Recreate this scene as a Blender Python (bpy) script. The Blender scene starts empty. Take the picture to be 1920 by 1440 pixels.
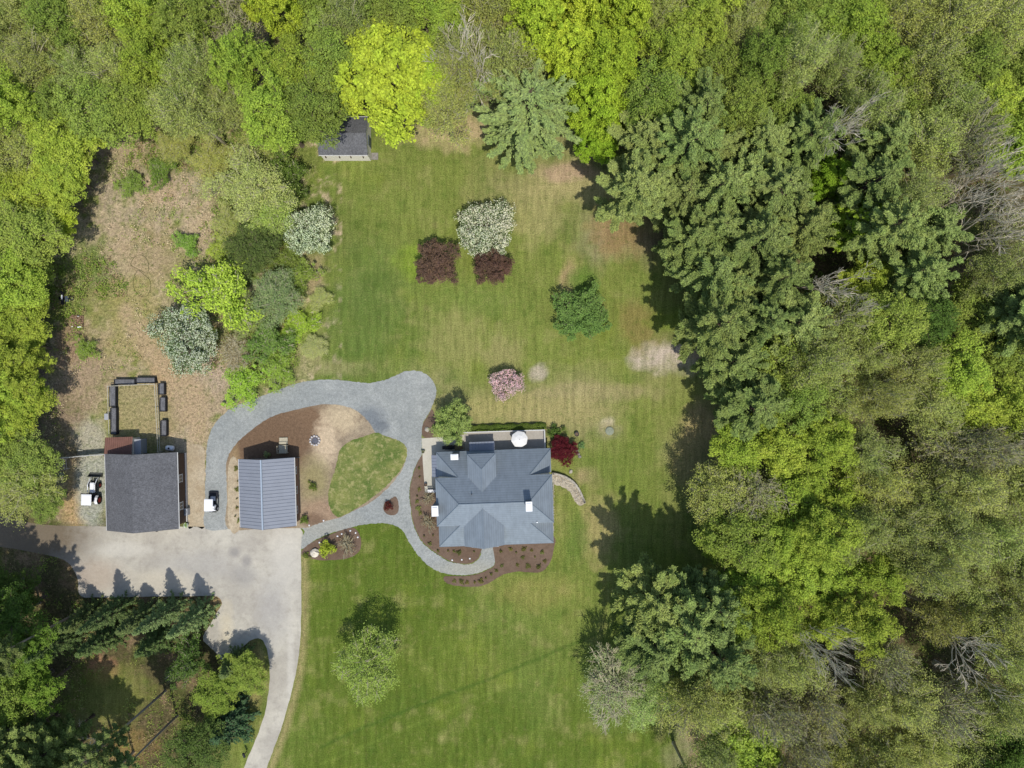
import bpy, math, random
import numpy as np
from mathutils import Vector, Matrix

# ------------------------------------------------------------------ camera, sky, sun
PPM = 13.0            # photo pixels per metre on the ground
CAMH = 102.5
sc = bpy.context.scene
cam = bpy.data.cameras.new('camera'); camo = bpy.data.objects.new('camera', cam)
sc.collection.objects.link(camo); sc.camera = camo
camo.location = (0, 0, CAMH); camo.rotation_euler = (0, 0, 0)
cam.sensor_width = 36; cam.lens = 18 * CAMH / (960 / PPM); cam.clip_end = 6000; cam.clip_start = 1
world = bpy.data.worlds.new('World'); sc.world = world; world.use_nodes = True
wn = world.node_tree; wn.nodes.clear()
sky = wn.nodes.new('ShaderNodeTexSky'); sky.sky_type = 'NISHITA'; sky.sun_disc = False
sky.sun_elevation = math.radians(66); sky.sun_rotation = math.pi - 0.245
bg = wn.nodes.new('ShaderNodeBackground'); bg.inputs[1].default_value = 0.15
wo = wn.nodes.new('ShaderNodeOutputWorld')
wn.links.new(sky.outputs[0], bg.inputs[0]); wn.links.new(bg.outputs[0], wo.inputs[0])
sl = bpy.data.lights.new('sun', 'SUN'); sl.energy = 3.4; sl.angle = math.radians(0.55); sl.color = (1, .965, .90)
so = bpy.data.objects.new('sun', sl); sc.collection.objects.link(so)
SUND = Vector((-.0987, .3948, -.9135)); so.rotation_euler = SUND.to_track_quat('-Z', 'Y').to_euler()
so.location = (10, -40, 90)
sc.view_settings.view_transform = 'Standard'; sc.view_settings.look = 'None'
sc.view_settings.exposure = 0.10; sc.view_settings.gamma = 1
sc.render.engine = 'CYCLES'
sc.cycles.max_bounces = 6; sc.cycles.diffuse_bounces = 3; sc.cycles.transmission_bounces = 3

col = bpy.context.scene.collection
rng = random.Random(7); nr = np.random.RandomState(11)

def W(px, py, h=0.0):
    f = (1 - h / CAMH) / PPM
    return ((px - 960) * f, (720 - py) * f)
def lin(c):
    c = c / 255.0
    return c / 12.92 if c <= 0.04045 else ((c + .055) / 1.055) ** 2.4
def C(r, g, b, k=1.35): return (lin(r) / k, lin(g) / k, lin(b) / k)

# ------------------------------------------------------------------ materials
class NT:
    def __init__(s, name):
        s.m = bpy.data.materials.new(name); s.m.use_nodes = True; s.t = s.m.node_tree
        s.p = s.t.nodes['Principled BSDF']; s.out = s.t.nodes['Material Output']
        s.p.inputs['Specular IOR Level'].default_value = .25
    def n(s, typ, **kw):
        x = s.t.nodes.new(typ)
        for k, v in kw.items(): setattr(x, k, v)
        return x
    def l(s, a, b): s.t.links.new(a, b)
    def val(s, sock, v):
        if hasattr(v, 'is_linked') or hasattr(v, 'links'): s.l(v, sock)
        else: sock.default_value = v
    def mix(s, f, a, b, mode='MIX'):
        x = s.n('ShaderNodeMix', data_type='RGBA', blend_type=mode)
        s.val(x.inputs[0], f)
        for i, v in ((6, a), (7, b)):
            if isinstance(v, tuple): v = (*v[:3], 1)
            s.val(x.inputs[i], v)
        return x.outputs[2]
    def math(s, op, a, b=0.0, c=None, clamp=False):
        x = s.n('ShaderNodeMath', operation=op, use_clamp=clamp)
        s.val(x.inputs[0], a); s.val(x.inputs[1], b)
        if c is not None: s.val(x.inputs[2], c)
        return x.outputs[0]
    def noise(s, vec, scale, detail=3, rough=.55, lac=2.0):
        x = s.n('ShaderNodeTexNoise'); x.inputs['Scale'].default_value = scale
        x.inputs['Detail'].default_value = detail; x.inputs['Roughness'].default_value = rough
        s.l(vec, x.inputs['Vector']); return x.outputs[0]
    def ramp(s, v, lo, hi, a=0.0, b=1.0):
        x = s.n('ShaderNodeMapRange'); s.l(v, x.inputs[0])
        for i, q in ((1, lo), (2, hi), (3, a), (4, b)): x.inputs[i].default_value = q
        return x.outputs[0]
    def scalevec(s, vec, v):
        x = s.n('ShaderNodeVectorMath', operation='MULTIPLY'); s.l(vec, x.inputs[0]); x.inputs[1].default_value = v
        return x.outputs[0]
    def bump(s, h, strength, dist=.05):
        x = s.n('ShaderNodeBump'); x.inputs['Strength'].default_value = strength; x.inputs['Distance'].default_value = dist
        s.l(h, x.inputs['Height']); s.l(x.outputs[0], s.p.inputs['Normal'])
    @property
    def pos(s): return s.n('ShaderNodeNewGeometry').outputs['Position']
    @property
    def obj(s): return s.n('ShaderNodeTexCoord').outputs['Object']
    def blob(s, base, px, py, rx, ry, color, nz, soft=.35, wob=.9, amt=1.0):
        x, y = W(px, py)
        a = s.n('ShaderNodeVectorMath', operation='SUBTRACT'); s.l(s.pos, a.inputs[0]); a.inputs[1].default_value = (x, y, 0)
        b = s.scalevec(a.outputs[0], (PPM / rx, PPM / ry, 0))
        d = s.n('ShaderNodeVectorMath', operation='LENGTH'); s.l(b, d.inputs[0])
        v = s.math('ADD', d.outputs['Value'], s.math('MULTIPLY', s.math('SUBTRACT', nz, .5), wob))
        return s.mix(s.ramp(v, 1 - soft, 1 + soft, amt, 0), base, color)
    def color(s, c):
        if isinstance(c, tuple): s.p.inputs['Base Color'].default_value = (*c[:3], 1)
        else: s.l(c, s.p.inputs['Base Color'])

_mc = {}
def M(name, c=(.5, .5, .5), rough=.7, var=.18, scale=2.0, metal=0.0, spec=.25, fine=0, bump=0):
    if name in _mc: return _mc[name]
    t = NT(name); v = t.obj
    n1 = t.noise(v, scale, 4); f = t.ramp(n1, .3, .7, 1 - var, 1 + var)
    k = t.n('ShaderNodeCombineColor'); [t.l(f, k.inputs[i]) for i in range(3)]
    cc = t.mix(1.0, (*c, 1), k.outputs[0], 'MULTIPLY')
    if fine:
        n2 = t.noise(v, 14, 2); f2 = t.ramp(n2, .3, .7, 1 - fine, 1 + fine)
        k2 = t.n('ShaderNodeCombineColor'); [t.l(f2, k2.inputs[i]) for i in range(3)]
        cc = t.mix(1.0, cc, k2.outputs[0], 'MULTIPLY')
    t.color(cc); t.p.inputs['Roughness'].default_value = rough; t.p.inputs['Metallic'].default_value = metal
    t.p.inputs['Specular IOR Level'].default_value = spec
    if bump: t.bump(t.noise(v, scale * 6, 3), bump)
    _mc[name] = t.m; return t.m

def leaf_material(name, flower=None, green=None, trans=.35):
    t = NT(name)
    oi = t.n('ShaderNodeObjectInfo'); at = t.n('ShaderNodeAttribute', attribute_name='rnd')
    base = oi.outputs['Color']
    f = t.ramp(at.outputs['Fac'], 0, 1, .62, 1.38)
    k = t.n('ShaderNodeCombineColor')
    t.l(f, k.inputs[0]); t.l(f, k.inputs[1]); t.l(t.ramp(at.outputs['Fac'], 0, 1, .8, 1.2), k.inputs[2])
    if green is not None:
        base = t.mix(t.ramp(t.math('ADD', at.outputs['Fac'], t.math('MULTIPLY', t.math('SUBTRACT', t.noise(t.obj, 1.5, 3), .5), 1.3)), flower - .02, flower + .02), green, base)
    lo = t.noise(t.obj, .45, 2)
    tint = t.mix(t.ramp(lo, .35, .65), (.88, .95, .84), (1.08, 1.05, 1.0))
    cc = t.mix(1.0, t.mix(1.0, base, k.outputs[0], 'MULTIPLY'), tint, 'MULTIPLY')
    hs = t.n('ShaderNodeHueSaturation'); hs.inputs['Saturation'].default_value = .965; t.l(cc, hs.inputs['Color']); cc = hs.outputs[0]
    t.t.nodes.remove(t.p)
    d = t.n('ShaderNodeBsdfDiffuse'); tr = t.n('ShaderNodeBsdfTranslucent'); mx = t.n('ShaderNodeMixShader')
    t.l(cc, d.inputs[0]); t.l(cc, tr.inputs[0]); mx.inputs[0].default_value = trans
    t.l(d.outputs[0], mx.inputs[1]); t.l(tr.outputs[0], mx.inputs[2]); t.l(mx.outputs[0], t.out.inputs[0])
    return t.m
LEAF = leaf_material('leaves'); NEEDLE = leaf_material('needles', trans=.15)
BLOSSOM = leaf_material('blossom', .45, C(95, 115, 60, .9), .25)

def colattr_material(name):
    t = NT(name); a = t.n('ShaderNodeAttribute', attribute_name='col')
    t.l(a.outputs['Color'], t.p.inputs['Base Color']); t.p.inputs['Roughness'].default_value = .95
    t.p.inputs['Specular IOR Level'].default_value = 0.05
    return t.m
UNDER = colattr_material('undergrowth_leaves')

BARK = M('bark', C(118, 104, 88), .95, .25, 3)
BARKG = M('pale_bark', C(212, 200, 176, 1.0), .9, .15, 3)
BARKD = M('dark_bark', C(92, 78, 64), .95, .25, 3)
BARKT = M('grey_pine_bark', C(150, 138, 124, 1.2), .95, .2, 2)
TWIG = M('twig_bark', C(178, 170, 140, 1.15), .95, .2, 1.5)

# ------------------------------------------------------------------ mesh helpers
class MB:
    def __init__(s): s.v = []; s.f = []
    def face(s, *pts):
        b = len(s.v); s.v += [tuple(p) for p in pts]; s.f.append(list(range(b, b + len(pts))))
    def box(s, c, d, rot=0.0, taper=1.0, bev=0.0):
        x, y, z = c; a, b, h = d[0] / 2, d[1] / 2, d[2] / 2
        co, si = math.cos(rot), math.sin(rot); base = len(s.v)
        if bev <= 0:
            rings = [(-h, 1, 0), (h, taper, 0)]; cor = [(-a, -b), (a, -b), (a, b), (-a, b)]
        else:
            rings = [(-h, 1, bev), (-h + bev, 1, 0), (h - bev, taper, 0), (h, taper, bev)]
            k = min(bev, a * .9, b * .9)
            cor = [(-a + k, -b), (a - k, -b), (a, -b + k), (a, b - k), (a - k, b), (-a + k, b), (-a, b - k), (-a, -b + k)]
        n = len(cor)
        for zz, t, ins in rings:
            for u, w in cor:
                u2 = (u - math.copysign(min(ins, abs(u)), u)) * t; w2 = (w - math.copysign(min(ins, abs(w)), w)) * t
                s.v.append((x + u2 * co - w2 * si, y + u2 * si + w2 * co, z + zz))
        for r in range(len(rings) - 1):
            for i in range(n):
                j = (i + 1) % n; s.f.append([base + r * n + i, base + r * n + j, base + (r + 1) * n + j, base + (r + 1) * n + i])
        s.f.append([base + i for i in range(n)][::-1]); s.f.append([base + (len(rings) - 1) * n + i for i in range(n)])
        return s
    def tube(s, pts, rad, n=6, cap=True):
        base = len(s.v); P = [Vector(p) for p in pts]
        for i, p in enumerate(P):
            d = (P[min(i + 1, len(P) - 1)] - P[max(i - 1, 0)])
            if d.length < 1e-6: d = Vector((0, 0, 1))
            d.normalize(); u = d.cross(Vector((0, 0, 1)) if abs(d.z) < .95 else Vector((1, 0, 0))).normalized(); w = d.cross(u)
            r = rad[i] if hasattr(rad, '__len__') else rad
            for k in range(n):
                a = 2 * math.pi * k / n; s.v.append(tuple(p + (u * math.cos(a) + w * math.sin(a)) * r))
        for i in range(len(P) - 1):
            for k in range(n):
                j = (k + 1) % n; s.f.append([base + i * n + k, base + i * n + j, base + (i + 1) * n + j, base + (i + 1) * n + k])
        if cap and n > 3:
            s.f.append([base + k for k in range(n)][::-1]); s.f.append([base + (len(P) - 1) * n + k for k in range(n)])
        return s
    def prism(s, poly, z0, z1):
        b = len(s.v); n = len(poly)
        s.v += [(x, y, z0) for x, y in poly] + [(x, y, z1) for x, y in poly]
        s.f.append([b + i for i in range(n)][::-1]); s.f.append([b + n + i for i in range(n)])
        for i in range(n):
            j = (i + 1) % n; s.f.append([b + i, b + j, b + n + j, b + n + i])
        return s
    def lathe(s, c, prof, n=14):
        b = len(s.v); x, y, z = c
        for r, h in prof:
            for k in range(n):
                a = 2 * math.pi * k / n; s.v.append((x + r * math.cos(a), y + r * math.sin(a), z + h))
        for i in range(len(prof) - 1):
            for k in range(n):
                j = (k + 1) % n; s.f.append([b + i * n + k, b + i * n + j, b + (i + 1) * n + j, b + (i + 1) * n + k])
        s.f.append([b + k for k in range(n)][::-1]); s.f.append([b + (len(prof) - 1) * n + k for k in range(n)])
        return s
    def build(s, name, mat, parent=None, smooth=False, thick=0):
        me = bpy.data.meshes.new(name); me.from_pydata(s.v, [], s.f); me.update()
        me.materials.append(mat)
        if smooth: me.polygons.foreach_set('use_smooth', [True] * len(me.polygons))
        o = bpy.data.objects.new(name, me); col.objects.link(o)
        if parent: o.parent = parent
        if thick:
            m = o.modifiers.new('solidify', 'SOLIDIFY'); m.thickness = thick; m.offset = -1
        return o

def tag(o, label, cat, group=None, kind=None):
    if label: o['label'] = label
    if cat: o['category'] = cat
    if group: o['group'] = group
    if kind: o['kind'] = kind
    return o
def thing(name, label, cat, loc=(0, 0, 0), rot=0.0, group=None):
    o = bpy.data.objects.new(name, None); col.objects.link(o); o.location = loc; o.rotation_euler = (0, 0, rot)
    o.empty_display_size = .3
    return tag(o, label, cat, group)
def copy_tree(root, loc, rot, scale=(1, 1, 1), label=None, group=None, color=None):
    r = root.copy(); col.objects.link(r); r.location = loc; r.rotation_euler = (0, 0, rot); r.scale = scale
    if label: r['label'] = label
    if group: r['group'] = group
    for ch in list(root.children):
        c = ch.copy(); col.objects.link(c); c.parent = r
        if color and ch.name.split('.')[0] == 'crown': c.color = (*color, 1)
        for g in list(ch.children):
            d = g.copy(); col.objects.link(d); d.parent = c
    return r

def spline(pts, n=6, closed=True, jit=0.0, seed=1):
    r = random.Random(seed); out = []; N = len(pts)
    rngi = range(N) if closed else range(N - 1)
    for i in rngi:
        if closed: p = [pts[(i + k - 1) % N] for k in range(4)]
        else: p = [pts[max(i - 1, 0)], pts[i], pts[i + 1], pts[min(i + 2, N - 1)]]
        for k in range(n):
            t = k / n
            q = [0.5 * ((2 * p[1][a]) + (-p[0][a] + p[2][a]) * t + (2 * p[0][a] - 5 * p[1][a] + 4 * p[2][a] - p[3][a]) * t * t + (-p[0][a] + 3 * p[1][a] - 3 * p[2][a] + p[3][a]) * t ** 3) for a in (0, 1)]
            out.append((q[0] + r.uniform(-jit, jit), q[1] + r.uniform(-jit, jit)))
    if not closed: out.append(pts[-1])
    return out
def sheet(name, pts, z, mat, smooth_n=6, jit=.8, seed=1, kind='structure'):
    poly = spline(pts, smooth_n, True, jit, seed) if smooth_n else pts
    poly = [W(*p) for p in poly]
    b = MB(); b.face(*[(x, y, z) for x, y in poly])
    o = b.build(name, mat); o['kind'] = kind
    if o.data.polygons[0].normal.z < 0: o.data.flip_normals()
    return o

# ------------------------------------------------------------------ ground
def vnoise(x, y, s, seed):
    r = np.random.RandomState(seed); T = r.rand(256, 256)
    X = x / s + 1000.3; Y = y / s + 1000.7
    xi = np.floor(X).astype(int); yi = np.floor(Y).astype(int); fx = X - xi; fy = Y - yi
    fx = fx * fx * (3 - 2 * fx); fy = fy * fy * (3 - 2 * fy)
    g = lambda a, b: T[a % 256, b % 256]
    return (g(xi, yi) * (1 - fx) + g(xi + 1, yi) * fx) * (1 - fy) + (g(xi, yi + 1) * (1 - fx) + g(xi + 1, yi + 1) * fx) * fy
def fbm(x, y, s, seed, o=4):
    v = 0; a = 1; t = 0
    for i in range(o): v = v + a * vnoise(x, y, s / 2 ** i, seed + i * 13); t += a; a *= .55
    return v / t

GMAP = [
 "ffffffffffffffffffffffff",
 "ffffffffffffffffffffffff",
 "fffmmmmffsssffffffffffff",
 "ffbmmmmyyyyyysffffffffff",
 "ffbbbmmgyyysssyfffffffff",
 "fttbbmmmgyyyygtfffffffff",
 "fmmtmmmygyyyyyyyffffffff",
 "fmsttmmyggyyyyyyffffffff",
 "fbtttmmggggyyyyssfffffff",
 "fbssttmggsssssyyyfffffff",
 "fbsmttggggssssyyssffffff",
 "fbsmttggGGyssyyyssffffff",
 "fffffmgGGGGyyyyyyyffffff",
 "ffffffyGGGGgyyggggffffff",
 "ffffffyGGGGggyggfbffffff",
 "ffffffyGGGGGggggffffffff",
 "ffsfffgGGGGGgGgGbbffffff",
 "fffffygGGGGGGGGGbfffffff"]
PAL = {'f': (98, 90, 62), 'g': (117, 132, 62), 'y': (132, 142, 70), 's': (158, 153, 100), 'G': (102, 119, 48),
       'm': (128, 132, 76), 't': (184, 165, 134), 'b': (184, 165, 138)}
def gcolor(px, py):
    w1 = (fbm(px, py, 70, 5) - .5) * 110; w2 = (fbm(px, py, 70, 6) - .5) * 110
    X = np.clip((px + w1 - 40) / 80, 0, 22.999); Y = np.clip((py + w2 - 40) / 80, 0, 16.999)
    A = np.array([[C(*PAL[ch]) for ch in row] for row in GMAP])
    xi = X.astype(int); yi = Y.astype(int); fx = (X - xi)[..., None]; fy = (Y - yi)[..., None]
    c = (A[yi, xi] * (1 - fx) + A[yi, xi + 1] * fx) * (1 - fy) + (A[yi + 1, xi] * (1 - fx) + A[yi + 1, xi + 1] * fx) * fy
    def mixin(c, m, rgb): m = np.clip(m, 0, 1)[..., None]; return c * (1 - m) + np.array(C(*rgb)) * m
    nz = fbm(px, py, 26, 31, 5); nb = fbm(px, py, 60, 41, 4); nf = fbm(px, py, 8, 51, 3)
    lawn = (1 - np.clip((A[0, 0][1] * 1.25 - c[..., 1]) / (A[0, 0][1] * .25), 0, 1))
    c = mixin(c, (nz - .57) * 5 * .5 * lawn, (158, 154, 94))
    c = mixin(c, (.42 - nz) * 5 * .5 * lawn, (90, 114, 46))
    c = mixin(c, (nb - .6) * 5 * .4 * lawn, (136, 148, 60))
    dirt = (px < 640) & (py < 980) & (px > 90)
    c = mixin(c, np.where(dirt, (nf * .5 + nz * .5 - .5) * 7, 0) * .85, (122, 132, 66))
    c = mixin(c, np.where(dirt, (.45 - fbm(px, py, 14, 77)) * 4, 0), (206, 184, 150))
    fo = 1 - lawn
    c = mixin(c, (nz - .55) * 5 * .7 * fo, (150, 124, 98)); c = mixin(c, (.45 - nb) * 4 * .7 * fo, (88, 104, 44))
    def blob(c, x, y, rx, ry, rgb, amt=1, soft=.4, wob=1.2):
        d = np.sqrt(((px - x) / rx) ** 2 + ((py - y) / ry) ** 2) + (fbm(px, py, 20, int(x) % 97) - .5) * wob
        return mixin(c, amt * np.clip((1 + soft - d) / (2 * soft), 0, 1), rgb)
    B = [(1258, 672, 60, 26, (212, 194, 174), .95), (1305, 662, 30, 14, (190, 165, 130), .8), (1010, 697, 17, 15, (196, 182, 158), .9),
         (850, 245, 75, 32, (204, 180, 136), .9), (1160, 425, 50, 55, (160, 132, 88), .75), (1065, 525, 18, 38, (186, 160, 118), .8),
         (1000, 400, 40, 60, (178, 168, 112), .6), (1100, 350, 90, 26, (190, 176, 122), .7), (1060, 325, 50, 16, (196, 166, 136), .8),
         (1200, 610, 35, 45, (150, 128, 80), .6), (1280, 740, 45, 60, (140, 146, 78), .7), (1320, 800, 40, 40, (186, 164, 116), .8), (1290, 860, 26, 45, (180, 162, 110), .7),
         (1140, 790, 12, 9, (214, 200, 164), .9), (1143, 808, 22, 14, (172, 160, 122), .8), (1100, 892, 24, 16, (182, 162, 118), .85),
         (1100, 735, 120, 16, (176, 162, 116), .7), (1030, 770, 110, 22, (176, 164, 110), .8), (900, 765, 70, 20, (172, 164, 104), .7), (1125, 985, 30, 70, (182, 164, 112), .7),
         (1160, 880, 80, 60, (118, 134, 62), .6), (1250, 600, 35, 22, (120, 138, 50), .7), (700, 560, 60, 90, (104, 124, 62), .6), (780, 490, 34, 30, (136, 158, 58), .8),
         (655, 640, 60, 120, (104, 124, 60), .5), (850, 640, 60, 50, (164, 158, 98), .6), (940, 660, 30, 40, (170, 160, 106), .6), (900, 560, 70, 30, (120, 140, 66), .5),
         (1090, 535, 30, 30, (106, 134, 56), .8), (1080, 1010, 22, 40, (104, 128, 58), .6), (1000, 1110, 70, 30, (160, 152, 86), .5), (860, 1240, 90, 60, (120, 134, 58), .5), (1330, 1390, 34, 60, (150, 122, 88), .8),
         (175, 500, 55, 45, (112, 130, 64), .75), (300, 360, 45, 30, (198, 172, 140), .8), (385, 425, 40, 55, (198, 174, 142), .7), (225, 480, 28, 55, (196, 172, 140), .7),
         (245, 270, 60, 30, (190, 166, 134), .8), (290, 480, 50, 60, (180, 156, 120), .6), (330, 760, 70, 60, (180, 156, 124), .85), (290, 650, 26, 50, (186, 156, 116), .9), (310, 690, 22, 42, (194, 162, 120), .9),
         (350, 850, 30, 60, (192, 172, 142), .8), (415, 690, 50, 45, (196, 172, 150), .8), (250, 560, 60, 40, (172, 158, 102), .7), (240, 640, 80, 50, (170, 156, 102), .7), (150, 700, 60, 70, (172, 148, 122), .8), (130, 640, 30, 40, (160, 132, 108), .8),
         (260, 780, 55, 60, (168, 154, 110), .85), (140, 930, 24, 70, (196, 164, 120), .85), (110, 800, 50, 60, (146, 126, 104), .7),
         (578, 645, 22, 60, (178, 168, 124), .6), (590, 520, 16, 40, (196, 166, 136), .6), (575, 610, 16, 40, (134, 156, 56), .8), (600, 690, 80, 14, (170, 160, 112), .5),
         (185, 1255, 26, 22, (192, 140, 110), .8), (200, 1300, 70, 50, (128, 132, 62), .7), (230, 1400, 50, 40, (160, 130, 84), .7), (480, 1260, 14, 60, (178, 162, 104), .8), (400, 1130, 20, 14, (180, 150, 110), .8)]
    for b in B: c = blob(c, *b)
    for (x_, y_, w_) in ((238, 585, 16), (256, 615, 20), (276, 645, 20), (296, 672, 22), (318, 698, 24), (342, 724, 28), (358, 752, 26), (368, 785, 22), (372, 815, 16)): c = blob(c, x_, y_, w_, w_ * 1.1, (190, 165, 130), .75, .4, .8)
    c = blob(c, 172, 905, 32, 92, (176, 176, 160), .9, .2, .5)
    c = blob(c, 168, 818, 26, 34, (184, 176, 152), .85, .3, .7)
    # diagonal mower tracks and verge along the drive
    d = np.abs((py - 1395) + (px - 620) * .42 + (fbm(px, py, 120, 9) - .5) * 20)
    c = mixin(c, np.where((px > 600) & (px < 1250) & (py > 1080), np.clip(1 - d / 6, 0, 1) * .7, 0), (78, 104, 42))
    d = np.abs((py - 1425) + (px - 620) * .42)
    c = mixin(c, np.where((px > 600) & (px < 1250) & (py > 1080), np.clip(1 - d / 5, 0, 1) * .5, 0), (124, 140, 62))
    edge = np.interp(py, [990, 1150, 1200, 1280, 1370, 1440, 1500], [565, 566, 563, 553, 528, 502, 480])
    c = mixin(c, np.where((py > 1035), np.clip(1 - np.abs(px - edge - 6) / (9 + 8 * nf), 0, 1) * .8, 0), (176, 160, 112))
    return c, lawn * (1 - np.clip(dirt * 1.0, 0, 1) * (px < 590))
def nonuni(a, b, step):
    core = np.arange(a, b + step, step); return np.concatenate([[-2500, -900, -300, a - 60, a - 12], core, [b + 12, b + 60, 300, 900, 2500]])
gx = nonuni(-80, 80, .27); gy = nonuni(-61, 61, .27)
GX, GY = np.meshgrid(gx, gy); PX = GX * PPM + 960; PY = 720 - GY * PPM
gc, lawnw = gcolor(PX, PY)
nxg, nyg = len(gx), len(gy)
me = bpy.data.meshes.new('ground')
idx = np.arange(nxg * nyg).reshape(nyg, nxg)
F = np.stack([idx[:-1, :-1], idx[:-1, 1:], idx[1:, 1:], idx[1:, :-1]], -1).reshape(-1, 4)
def fastmesh(me, V, F):
    n, k = F.shape
    me.vertices.add(len(V)); me.vertices.foreach_set('co', V.astype(np.float32).ravel())
    me.loops.add(n * k); me.loops.foreach_set('vertex_index', F.astype(np.int32).ravel())
    me.polygons.add(n); me.polygons.foreach_set('loop_start', (np.arange(n) * k).astype(np.int32))
    me.update(calc_edges=True); me.validate()
fastmesh(me, np.stack([GX.ravel(), GY.ravel(), np.zeros(GX.size)], -1), F)
def colattr(me, c, al=None):
    a = me.color_attributes.new('col', 'FLOAT_COLOR', 'POINT')
    cc = np.ones((len(me.vertices), 4), np.float32); cc[:, :3] = c.reshape(-1, 3)
    if al is not None: cc[:, 3] = al.ravel()
    a.data.foreach_set('color', cc.ravel())
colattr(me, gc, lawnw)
t = NT('grass_and_soil'); a = t.n('ShaderNodeAttribute', attribute_name='col')
p = t.pos; base = a.outputs['Color']
streak = t.noise(t.scalevec(p, (2.2, .25, 1)), 1.0, 3, .6)
streak2 = t.noise(t.scalevec(p, (.25, 2.2, 1)), 1.0, 2, .6)
fine = t.noise(p, 5.5, 4, .75); mid = t.noise(p, 1.3, 4, .6)
lw = a.outputs['Alpha']
stk = t.math('ADD', 1.0, t.math('MULTIPLY', t.ramp(streak, .36, .64, -.14, .14), lw))
rough_ = t.math('SUBTRACT', 1.0, lw)
f = t.math('MULTIPLY', t.ramp(fine, .34, .66, .62, 1.38), stk)
f = t.math('MULTIPLY', f, t.math('ADD', 1.0, t.math('MULTIPLY', t.ramp(t.noise(p, 2.6, 4, .7), .35, .65, -.28, .28), rough_)))
f = t.math('MULTIPLY', f, t.ramp(streak2, .3, .7, .96, 1.04))
sx = t.n('ShaderNodeSeparateXYZ'); t.l(p, sx.inputs[0])
wob = t.math('ADD', sx.outputs[0], t.math('MULTIPLY', t.noise(p, .12, 2), 1.2))
st = t.math('SINE', t.math('MULTIPLY', wob, 4.4)); amp = t.math('MULTIPLY', t.ramp(t.noise(p, .16, 2), .42, .6, 0, .08), lw)
f = t.math('ADD', f, t.math('MULTIPLY', st, amp))
m3 = t.noise(p, .6, 5, .75)
base = t.mix(t.ramp(mid, .54, .72, 0, .32), base, C(158, 154, 92))
base = t.mix(t.ramp(mid, .46, .32, 0, .4), base, C(90, 112, 44))
base = t.mix(t.ramp(m3, .45, .3, 0, .35), base, C(96, 118, 48))
k = t.n('ShaderNodeCombineColor'); [t.l(f, k.inputs[i]) for i in range(3)]
t.color(t.mix(1.0, base, k.outputs[0], 'MULTIPLY')); t.p.inputs['Roughness'].default_value = 1; t.p.inputs['Specular IOR Level'].default_value = 0
t.bump(fine, .8, .12)
me.materials.append(t.m); go = bpy.data.objects.new('ground', me); col.objects.link(go); go['kind'] = 'structure'

def gravel_mat(name, c, stain, light, fine=.12, extra=()):
    t = NT(name); p = t.pos; big = t.noise(p, .18, 4, .6); mid = t.noise(p, .9, 4, .6); fi = t.noise(p, 8, 3, .8)
    b = t.mix(t.ramp(big, .42, .62), c, light); b = t.mix(t.ramp(mid, .5, .72, 0, .55), b, stain)
    for e in extra: b = t.blob(b, *e[:5], mid, *e[5:])
    f = t.math('MULTIPLY', t.ramp(fi, .3, .7, 1 - fine, 1 + fine), t.ramp(t.noise(p, 2.6, 4, .75), .35, .65, 1 - fine * .7, 1 + fine * .7))
    k = t.n('ShaderNodeCombineColor'); [t.l(f, k.inputs[i]) for i in range(3)]
    t.color(t.mix(1.0, b, k.outputs[0], 'MULTIPLY')); t.p.inputs['Roughness'].default_value = .95; t.p.inputs['Specular IOR Level'].default_value = .1
    t.bump(fi, .6, .06); return t.m
PAVE = gravel_mat('worn_pavement', C(188, 181, 167), C(164, 157, 145), C(210, 203, 186), .07,
    [(425, 1190, 10, 45, C(222, 206, 170), .8, 1.6, .5), (180, 1080, 45, 30, C(186, 168, 148), .5, .8, .7), (460, 1080, 22, 18, C(160, 156, 150), .5, .9, .6),
     (535, 1040, 26, 70, C(216, 210, 196), .5, .8, .6), (370, 1060, 70, 24, C(176, 172, 166), .5, 1.1, .5), (510, 1150, 26, 60, C(182, 178, 172), .5, 1.1, .5), (230, 1030, 60, 12, C(216, 210, 196), .5, 1.0, .6), (545, 1260, 6, 90, C(218, 212, 198), .5, .9, .6), (30, 1000, 140, 70, C(124, 110, 90), .35, .6, .95), (300, 1090, 60, 20, C(214, 204, 182), .5, .8, .7), (440, 1035, 10, 9, C(160, 155, 148), .5, .6, .8), (463, 1052, 9, 10, C(160, 155, 148), .5, .6, .8)])  # big brown blob at far left: mud, plus tree shade put into the colour
GRAVEL = gravel_mat('grey_gravel', C(160, 163, 158), C(142, 145, 142), C(174, 176, 170), .22,
    [(695, 785, 26, 20, C(122, 128, 132), .5, 1.2, .8), (715, 800, 14, 12, C(112, 118, 122), .5, 1.0, .7), (600, 985, 60, 30, C(172, 170, 158), .6, .8, .7), (880, 1066, 60, 14, C(176, 174, 160), .5, .5, .8)])
PATIO = gravel_mat('pale_concrete', C(206, 200, 182), C(196, 190, 174), C(216, 210, 192), .04)
MULCH = gravel_mat('brown_mulch', C(118, 98, 82), C(104, 86, 72), C(130, 110, 94), .16)
DIRT = gravel_mat('bare_soil', C(158, 140, 116), C(132, 114, 94), C(172, 156, 130), .24,
    [(560, 795, 75, 40, C(132, 106, 82), .35, .9, .95), (500, 830, 90, 60, C(126, 102, 80), .25, .5, 1), (640, 785, 34, 26, C(204, 184, 150), .4, 1.6, .95),
     (610, 830, 22, 40, C(210, 188, 156), .4, 1.4, .95), (590, 900, 26, 40, C(160, 150, 104), .5, 1.0, .8), (600, 960, 36, 24, C(170, 142, 116), .4, .8, .8), (587, 975, 22, 12, C(120, 96, 78), .4, .8, .7), (440, 920, 12, 70, C(190, 164, 120), .4, .6, .9)])
STRAW = gravel_mat('straw_strip', C(184, 166, 136), C(164, 142, 112), C(202, 186, 158), .24)
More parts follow.
